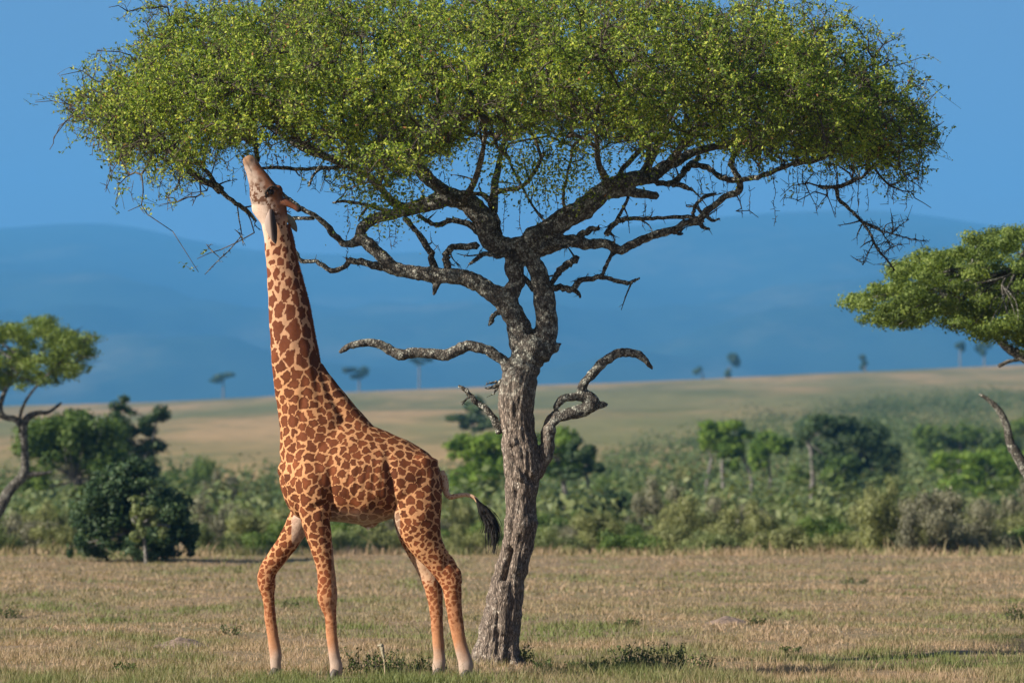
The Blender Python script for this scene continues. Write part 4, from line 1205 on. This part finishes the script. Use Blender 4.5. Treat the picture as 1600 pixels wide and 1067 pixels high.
bg_tree('spreading_tree', 'bright green tree behind the acacia trunk with its pale stem to the right', 'tree', 175, [(725, 700, 36, 26), (765, 715, 40, 38), (735, 745, 42, 26), (815, 690, 50, 28), (880, 690, 36, 24), (905, 720, 34, 24), (870, 728, 30, 20), (760, 765, 30, 22)], [[(884, 822, 4), (884, 790, 4), (880, 750, 3.6), (870, 715, 3)], [(770, 820, 4), (765, 780, 4), (770, 735, 3)], [(880, 755, 2.5), (892, 735, 2), (905, 720, 1.5)]], 'bright', 9000, .13)
bg_tree('dark_tree', 'dark crown leaning out right of the acacia trunk behind its dead limb', 'tree', 168, [(905, 705, 26, 22), (922, 732, 22, 16), (885, 740, 28, 14)], [[(930, 820, 3), (925, 780, 3), (915, 740, 2.5)]], 'dark', 2600, .12)
bg_tree('bright_tree', 'bright yellow-green tree on three pale stems right of the acacia', 'tree', 232, [(1130, 665, 34, 20), (1115, 690, 26, 26), (1150, 690, 32, 26), (1140, 720, 26, 18)], [[(1132, 800, 3.4), (1130, 765, 3), (1128, 720, 2.5)], [(1106, 792, 2.6), (1104, 760, 2.4), (1112, 715, 2)], [(1172, 790, 2.6), (1174, 750, 2.4), (1160, 710, 2)]], 'bright', 4200, .17)
bg_tree('bright_tree', 'smaller yellow-green tree beside the dark tree with the pale pole-like stem', 'tree', 236, [(1200, 690, 32, 24), (1185, 715, 22, 20), (1225, 700, 18, 18)], [[(1205, 792, 2.6), (1204, 750, 2.4), (1200, 710, 2)]], 'bright', 2600, .17)
bg_tree('dark_tree', 'big dark tree with a straight pale stem in front, right half of the scene', 'tree', 228, [(1290, 665, 48, 24), (1345, 680, 50, 30), (1385, 720, 36, 34), (1310, 720, 50, 32), (1345, 755, 50, 28), (1265, 690, 26, 20)], [[(1268, 803, 4.5), (1269, 770, 4.2), (1270, 735, 4), (1267, 705, 3.5), (1262, 690, 2.5)], [(1350, 800, 4), (1348, 760, 4), (1345, 710, 3)]], 'dark', 7000, .17)
bg_tree('green_tree', 'green tree standing against the dark tree, right of its pale stem', 'tree', 222, [(1310, 735, 36, 26), (1245, 745, 26, 18), (1325, 765, 32, 18)], [[(1312, 802, 3), (1312, 770, 2.5), (1310, 740, 2)]], 'green', 2800, .16)
bg_tree('green_tree', 'wide green tree low on the right, below the bare curved limb', 'tree', 205, [(1490, 725, 45, 22), (1550, 722, 50, 26), (1610, 735, 50, 30), (1520, 755, 60, 20)], [[(1540, 808, 3.4), (1540, 780, 3), (1535, 745, 2.5)]], 'bright', 5200, .15)
bg_tree('green_tree', 'rounded green tree upslope between the dark tree and the right edge', 'tree', 300, [(1450, 690, 34, 26), (1500, 680, 40, 26), (1560, 690, 44, 28), (1610, 670, 40, 26)], [[(1500, 760, 3), (1500, 720, 3), (1500, 690, 2)]], 'green', 3600, .22)
bg_tree('dark_bush', 'low dark thicket just right of the acacia trunk above the front bushes', 'bush', 160, [(930, 785, 34, 22), (980, 785, 34, 20), (880, 790, 30, 16)], [], 'dark', 2600, .13)
# umbrella trees and bushes on the skyline ridge
for (x, yt, w, hgt, lab, mt) in [(349, 590, 23, 16, 'small umbrella tree on the ridge left of the giraffe neck', 'dark'), (561, 580, 25, 20, 'round-topped umbrella tree on the ridge just right of the giraffe neck', 'dark'),
        (655, 562, 26, 14, 'flat umbrella tree on the ridge under the dead left limb', 'dark'), (1140, 572, 16, 22, 'dark round bush on the ridge right of the curved dead limb', 'dark'),
        (1098, 582, 14, 10, 'low bush on the ridge between the dead limb and the round bush', 'dark'), (1352, 566, 11, 13, 'small solitary bush on the ridge left of the right acacia', 'dark'),
        (1500, 548, 12, 16, 'small tree on the ridge below the right acacia crown', 'dark'), (1538, 545, 14, 18, 'dark tree on the ridge at the right acacia limb', 'dark')]:
    d = 1480.0
    gy = float(np.interp(x, [0, 250, 520, 700, 960, 1100, 1250, 1400, 1600], [634, 627, 613, 606, 598, 592, 584, 578, 569]))
    umb = x < 700
    cr = [(x, yt, w, hgt * .55), (x - w * .4, yt + 2, w * .6, hgt * .45), (x + w * .4, yt - 1, w * .6, hgt * .45)] if umb else [(x, yt, w, hgt)]
    bg_tree('umbrella_tree' if umb else 'ridge_bush', lab, 'tree' if umb or x > 1450 else 'bush', d, cr, [[(x, gy + 2, 1.6), (x, gy - 8, 1.4), (x, yt, 1)]], mt, 500, .9)

# bushes: a few prototypes, then copies
def bush_mesh(name, n, lsize, nc, flat_, loose):
    sp_ = []
    for q in range(nc):
        a_, r_ = rng.uniform(0, 2 * math.pi), math.sqrt(rng.uniform(0, 1))
        h_ = rng.uniform(.1, 1) * (1 - .45 * r_ * r_)
        sp_.append([math.cos(a_) * r_ * .8, math.sin(a_) * r_ * .8, h_ * flat_ * .82, rng.uniform(.2, .36), rng.uniform(.2, .36), rng.uniform(.14, .26) * flat_])
    V, Q, tt = leafy(sp_, n, lsize, loose)
    V[:, 2] = np.maximum(V[:, 2], -.02)
    return mk_mesh(name, V, Q, False, {'tint': tt})
protos = [bush_mesh('bush', 10000, .03, nc, fl, .3) for nc, fl in ((26, .75), (18, .95), (34, .65), (22, .85), (14, 1.05))]
def ordinal(n): return ['first', 'second', 'third', 'fourth', 'fifth', 'sixth', 'seventh', 'eighth', 'ninth', 'tenth', 'eleventh', 'twelfth', 'thirteenth', 'fourteenth', 'fifteenth', 'sixteenth', 'seventeenth', 'eighteenth', 'nineteenth', 'twentieth', 'twenty-first', 'twenty-second', 'twenty-third', 'twenty-fourth', 'twenty-fifth', 'twenty-sixth', 'twenty-seventh', 'twenty-eighth', 'twenty-ninth', 'thirtieth'][n]
CN = {'olive': 'olive', 'grey': 'grey-brown', 'green': 'green', 'pale': 'pale green', 'dark': 'dark green', 'bright': 'bright green'}
def put_bush(px, d, wpx, hpx, mat, label, group, yb=None):
    x = (px - 800) / FPX * d
    me = protos[int(rng.integers(0, len(protos)))]
    o = bpy.data.objects.new('bush', me)
    if not me.materials: me.materials.append(MATS['green'])
    C.objects.link(o)
    o.material_slots[0].link = 'OBJECT'; o.material_slots[0].material = MATS[mat]
    o.location = (x, d, float(ground_z(x, d)) - .08)
    k = d / FPX
    o.scale = (wpx * k * .5, wpx * k * .5, hpx * k * 1.05)
    o.rotation_euler[2] = rng.uniform(0, 6.28)
    props(o, label, 'bush', group)
rows_ = []
fr = [(-90, 120, 60, 'olive'), (-20, 110, 62, 'pale'), (40, 120, 66, 'grey'), (95, 110, 58, 'olive'), (330, 90, 62, 'pale'), (385, 110, 76, 'olive'), (430, 100, 66, 'green'), (530, 110, 70, 'pale'), (600, 120, 82, 'olive'),
      (665, 90, 60, 'green'), (720, 110, 70, 'olive'), (770, 100, 76, 'green'), (870, 110, 66, 'pale'), (930, 120, 80, 'olive'), (990, 110, 74, 'green'), (1050, 130, 92, 'olive'), (1110, 110, 80, 'pale'), (1165, 120, 96, 'olive'),
      (1225, 130, 92, 'olive'), (1290, 120, 76, 'green'), (1340, 130, 84, 'olive'), (1400, 140, 112, 'olive'), (1460, 140, 116, 'grey'), (1520, 140, 108, 'grey'), (1570, 120, 100, 'olive'), (1630, 120, 100, 'green')]
for q, (x, w, h_, mt) in enumerate(fr):
    put_bush(x, rng.uniform(103, 112), w * 1.15, h_ * 1.12, mt, f'{CN[mt]} bush in the front row along the field edge, {ordinal(q)} from the left', 'bushes in the front row along the field edge')
fr2 = [(0, 120, 84, 'grey'), (70, 130, 80, 'olive'), (345, 130, 110, 'grey'), (410, 130, 112, 'pale'), (480, 130, 100, 'olive'), (560, 130, 100, 'green'), (640, 140, 104, 'grey'), (700, 120, 96, 'olive'), (860, 120, 76, 'green'), (905, 120, 92, 'grey'),
       (960, 130, 78, 'green'), (1030, 130, 118, 'grey'), (1090, 140, 112, 'olive'), (1150, 130, 104, 'grey'), (1205, 120, 92, 'pale'), (1260, 130, 80, 'green'), (1320, 130, 82, 'grey'), (1380, 130, 120, 'olive'), (1440, 150, 126, 'grey'), (1500, 150, 124, 'grey'), (1560, 150, 120, 'olive'), (1620, 140, 120, 'grey')]
for q, (x, w, h_, mt) in enumerate(fr2):
    put_bush(x, rng.uniform(120, 135), w, h_ * 1.08, mt, f'{CN[mt]} bush in the second row behind the field-edge bushes, {ordinal(q)} from the left', 'bushes in the second row behind the field edge')
fr3 = [(-40, 90, 60, 'grey'), (20, 80, 50, 'olive'), (300, 100, 96, 'green'), (350, 90, 82, 'grey'), (400, 110, 96, 'olive'), (455, 90, 84, 'green'), (520, 90, 90, 'pale'), (585, 100, 84, 'green'), (650, 100, 92, 'olive'), (840, 80, 50, 'grey'), (955, 90, 66, 'green'), (1000, 90, 84, 'pale'),
       (1055, 90, 84, 'olive'), (1190, 90, 60, 'olive'), (1240, 80, 56, 'green'), (1410, 90, 80, 'green'), (1465, 90, 82, 'pale'), (1530, 100, 80, 'green'), (1590, 100, 90, 'green')]
for q, (x, w, h_, mt) in enumerate(fr3):
    put_bush(x, rng.uniform(205, 245), w, h_ * 1.1, mt, f'{CN[mt]} bush in the far row among the trees, {ordinal(q)} from the left', 'bushes in the far row among the trees')
fr4 = [(880, 80, 'dark'), (925, 90, 'green'), (975, 100, 'green'), (1020, 80, 'dark'), (1065, 90, 'green'), (1110, 80, 'olive'), (1160, 90, 'dark'), (1215, 90, 'green'), (1265, 80, 'green'), (1400, 90, 'dark'), (1450, 90, 'green'), (1500, 100, 'dark'), (1560, 100, 'green'), (1610, 90, 'dark'), (290, 80, 'dark'), (340, 80, 'green'), (390, 80, 'olive'), (630, 90, 'dark')]
fr4.sort()
for q, (x, w, mt) in enumerate(fr4):
    put_bush(x, rng.uniform(165, 190), w, rng.uniform(60, 78), mt, f'{CN[mt]} bush in the middle row just before the trees, {ordinal(q)} from the left', 'bushes in the middle row before the trees')
fr5 = sorted([(930 + q * 29 + rng.uniform(-9, 9), rng.uniform(285, 330)) for q in range(24)])
for q, (x, d_) in enumerate(fr5):
    mt = ['green', 'dark', 'pale', 'green', 'olive'][q % 5]
    put_bush(x, d_, rng.uniform(48, 70), rng.uniform(30, 46), mt, f'{CN[mt]} bush low on the right-hand slope behind the trees, {ordinal(q)} from the left', 'bushes low on the right-hand slope')
fr6 = sorted([(1120 + q * 27 + rng.uniform(-9, 9), rng.uniform(390, 560)) for q in range(20)])
for q, (x, d_) in enumerate(fr6):
    mt = ['green', 'dark', 'green', 'pale', 'dark'][q % 5]
    put_bush(x, d_, rng.uniform(36, 56), rng.uniform(20, 32), mt, f'{CN[mt]} bush high on the right-hand slope under the ridge, {ordinal(q)} from the left', 'bushes high on the right-hand slope')
# scrub that covers the lower hillside
sp_ = []
tints = []
for q in range(6400):
    d = rng.uniform(255, 900) if q < 4000 else rng.uniform(255, 420)
    px = rng.uniform(-700, 2300)
    lim = np.interp(px, [-700, 0, 250, 420, 600, 900, 1000, 1150, 1300, 1500, 1700, 2300], [330, 330, 340, 330, 340, 360, 460, 620, 760, 900, 900, 900])
    if q >= 5200: d = rng.uniform(140, 258)
    elif d > lim * rng.uniform(.75, 1.05): continue
    x = (px - 800) / FPX * d
    r = rng.uniform(.9, 2.4) * (1 + d / 800)
    z = float(ground_z(x, d))
    sp_.append([x, d, z + r * .25, r, r, r * rng.uniform(.45, .75)])
V, Q, tt = leafy(sp_, 210000, .20, .6)
g_ = np.array([mnoise.noise(Vector((p_[0] * .02, p_[1] * .01, 0))) for p_ in V[::4]])
tt = np.clip(.5 + (tt - .5) * .6 + np.repeat(g_, 4) * .6, 0, 1)
sc = mobj('scrub', V, Q, leafmat('scrub_leaf', (.03, .055, .02), (.085, .13, .045), (.17, .20, .08), .3), smooth=False, attrs={'tint': tt})
props(sc, 'dense grey-green scrub covering the lower hillside', 'scrub', None, 'stuff')

# ------------------------------------------------------------------ field grass
def blades(n, y0, y1, hmin, hmax, w, green):
    y = rng.uniform(y0, y1, n); x = rng.uniform(-1, 1, n) * (y * .15 + .8)
    c_ = np.stack([x, y, ground_z(x, y) - .01], -1)
    pn = np.array([mnoise.noise(Vector((a * .55, b_ * .35, 1.5))) for a, b_ in zip(x, y)])
    pn2 = np.array([mnoise.noise(Vector((a * 2.3, b_ * 1.6, 8.5))) for a, b_ in zip(x, y)])
    keep = rng.uniform(0, 1, n) < np.clip(.75 + pn2 * 1.3, .12, 1)
    c_, pn, pn2, y = c_[keep], pn[keep], pn2[keep], y[keep]; n = len(c_)
    h_ = rng.uniform(hmin, hmax, n) * np.clip(1 + pn2 * .7 + pn * .4, .35, 1.8)
    h_ *= np.where(rng.uniform(0, 1, n) < .03, 2.2, 1)
    a_ = rng.uniform(0, 2 * math.pi, n); ln = rng.normal(0, .28, (n, 2))
    ww = (w * rng.uniform(.6, 1.3, n))[:, None]
    dx = np.stack([np.cos(a_), np.sin(a_), 0 * a_], -1) * ww
    tipv = np.stack([ln[:, 0] * h_, ln[:, 1] * h_, h_], -1)
    V = np.stack([c_ - dx, c_ + dx, c_ + tipv * .55 + dx * .6, c_ + tipv * .55 - dx * .6, c_ + tipv * np.array([1.5, 1.5, 1])], 1).reshape(-1, 3)
    k = np.arange(n)[:, None] * 5
    Q = k + np.array([[0, 1, 2, 3]]); T = k + np.array([[3, 2, 4]])
    gr = green(y) + pn * 1.15 + pn2 * .45 + rng.normal(0, .16, n)
    return V, Q, T, np.repeat(np.clip(gr, 0, 1), 5)
VV, QQ, TT, GG = [], [], [], []; o_ = 0
for args in [(72000, 38.3, 42.5, .03, .105, .0042, lambda y: .56 - (y - 38) * .045), (70000, 42.5, 50, .025, .085, .005, lambda y: .34 - (y - 42) * .02), (70000, 50, 68, .03, .075, .008, lambda y: .30 + 0 * y), (60000, 68, 101, .03, .08, .014, lambda y: .2 + 0 * y), (9000, 98, 103.5, .08, .26, .02, lambda y: .15 + 0 * y)]:
    V, Q, T, gr = blades(*args)
    VV.append(V); QQ.append(Q + o_); TT.append(T + o_); GG.append(gr); o_ += len(V)
m = leafmat('grass_blades', (.40, .285, .19), (.27, .225, .125), (.16, .19, .065), .3)
gro = mobj('grass', np.concatenate(VV), [np.concatenate(QQ), np.concatenate(TT)], m, smooth=False, attrs={'tint': np.concatenate(GG)})
props(gro, 'short dry straw and green grass over the near field', 'grass', None, 'stuff')

# ------------------------------------------------------------------ weeds, mounds, seed stalk
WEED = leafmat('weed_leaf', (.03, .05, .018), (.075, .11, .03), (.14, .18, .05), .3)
def weed(name, px, py, wpx, hpx, n, label, group=None, lean=0.3, mat=WEED, leafs=.016):
    d = CZ * FPX / (py - HOR)
    x = (px - 800) / FPX * d
    base = np.array([x, d, float(ground_z(x, d))])
    root = empty(name, base, label, 'plant', group)
    k = d / FPX
    cs = []
    for q in range(n):
        mb_ = MB()
        b0 = base + np.array([rng.uniform(-.5, .5) * wpx * k, rng.uniform(-.12, .12), 0])
        b0[2] = float(ground_z(b0[0], b0[1])) - .01
        h_ = hpx * k * rng.uniform(.4, 1.0)
        e = b0 + np.array([rng.normal(0, lean) * h_, rng.normal(0, lean) * h_, h_]); mdd = (b0 + e) / 2 + rng.normal(0, .1 * h_, 3)
        tube(mb_, [b0, mdd, e], [.0045, .0035, .002], 4, 3)
        u = rng.uniform(.1, 1.0, 22)[:, None]
        cs.append(b0 + (e - b0) * u + rng.normal(0, .018, (22, 3)))
        V, F = mb_.get(); mobj('stem', V, F, TWIG, root)
    c_ = np.concatenate(cs)
    V, Q, tt = add_leaves(c_, rng.uniform(.6, 1.4, len(c_)) * leafs, np.clip(rng.normal(.5, .25, len(c_)), 0, 1))
    mobj('leaves', V, Q, mat, root, smooth=False, attrs={'tint': tt})
weed('weed_clump', 585, 1056, 110, 46, 46, 'tangled green weed clump between the giraffe front and hind legs, left part')
weed('weed_clump', 660, 1052, 70, 30, 30, 'lower green weed clump against the left side of the hind legs')
weed('weed_clump', 815, 1036, 36, 40, 16, 'small dark green weed hugging the right side of the acacia trunk foot')
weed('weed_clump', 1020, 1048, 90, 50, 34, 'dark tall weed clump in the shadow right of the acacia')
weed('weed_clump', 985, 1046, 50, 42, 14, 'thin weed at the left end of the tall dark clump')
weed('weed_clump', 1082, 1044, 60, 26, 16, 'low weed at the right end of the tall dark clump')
weed('weed_clump', 890, 1047, 110, 15, 40, 'low dark weeds added as shadow strip nearest the acacia trunk on its right')  # dark weeds added to stand in for the ground shadow beside the trunk
weed('weed_clump', 950, 1050, 80, 18, 34, 'low dark weeds added as shadow between the trunk strip and the tall dark clump')  # more added dark weeds, carrying the stand-in shadow further right
weed('weed_clump', 980, 980, 40, 16, 14, 'small green weed on the field right of the acacia trunk')
weed('weed_clump', 1590, 970, 40, 36, 20, 'dark green weed at the right edge of the field')
weed('weed_clump', 358, 992, 28, 18, 10, 'small weed left of the giraffe forward leg')
weed('weed_clump', 1232, 1014, 30, 14, 12, 'tiny weed in the middle of the right field')
weed('weed_clump', 1180, 978, 46, 14, 14, 'low weed just right of the brown earth mound')
weed('weed_clump', 1330, 910, 44, 12, 14, 'far low weed in the right field')
weed('weed_clump', 455, 952, 26, 22, 9, 'small weed between the two front legs of the giraffe')
weed('weed_clump', 12, 966, 40, 22, 14, 'weed at the left edge of the field')
weed('weed_clump', 200, 1046, 34, 16, 10, 'sparse low weed at the lower left')
# dry seed stalk
d = CZ * FPX / (1062 - HOR); bx = (602 - 800) / FPX * d
root = empty('seed_stalk', (bx, d, float(ground_z(bx, d))), 'dry pale stalk with a drooping seed head between the giraffe legs', 'plant')
mb_ = MB(); p_, r_ = px_path([(602, 1064, .9), (601, 1045, .9), (600, 1028, .9)], d); tube(mb_, p_, r_, 6, 3); V, F = mb_.get(); mobj('stem', V, F, flat('dry_stalk', (.42, .34, .23)), root)
mb_ = MB(); p_, r_ = px_path([(600, 1029, 1.5), (598, 1018, 2.6), (597, 1012, 3.4), (595, 1008, 3.2), (590, 1009, 1.2)], d); tube(mb_, p_, r_, 8, 4, jit=.15); V, F = mb_.get(); mobj('seed_head', V, F, flat('seed_head', (.30, .27, .19), .9, 60, .6), root)
# earth mounds
EARTH = flat('bare_earth', (.20, .15, .12), 1.0, 18, .5)
def mound(px, py, wpx, hpx, label):
    d = CZ * FPX / (py - HOR); x = (px - 800) / FPX * d; k = d / FPX
    n = 36; g_ = np.linspace(-1, 1, n)
    gx, gy = np.meshgrid(g_, g_)
    r = np.sqrt(gx ** 2 + gy ** 2)
    hx = gx * wpx * k * .5; hy = gy * wpx * k * .5
    hz_ = np.clip(1 - r ** 1.6, -.1, 1) * hpx * k * 1.2
    nz_ = np.array([mnoise.fractal(Vector((a * 5, b_ * 5, px * .1)), .8, 2.0, 5) for a, b_ in zip(hx.ravel(), hy.ravel())]).reshape(hx.shape)
    hz_ = hz_ + nz_ * hpx * k * .5 * np.clip(1.1 - r, 0, 1)
    V = np.stack([x + hx, d + hy, ground_z(x + hx, d + hy) + hz_ - .01], -1).reshape(-1, 3)
    i, j = np.meshgrid(np.arange(n - 1), np.arange(n - 1), indexing='ij'); i = i.ravel(); j = j.ravel()
    o = mobj('earth_mound', V, [np.stack([i * n + j, i * n + j + 1, (i + 1) * n + j + 1, (i + 1) * n + j], -1)], EARTH)
    props(o, label, 'mound', None)
mound(285, 1010, 95, 11, 'low bare brown earth mound on the field left of the giraffe')
mound(1134, 976, 74, 8, 'small bare brown earth mound on the field right of the acacia')
mound(1500, 1022, 150, 5, 'wide flat patch of turned brown earth at the lower right')
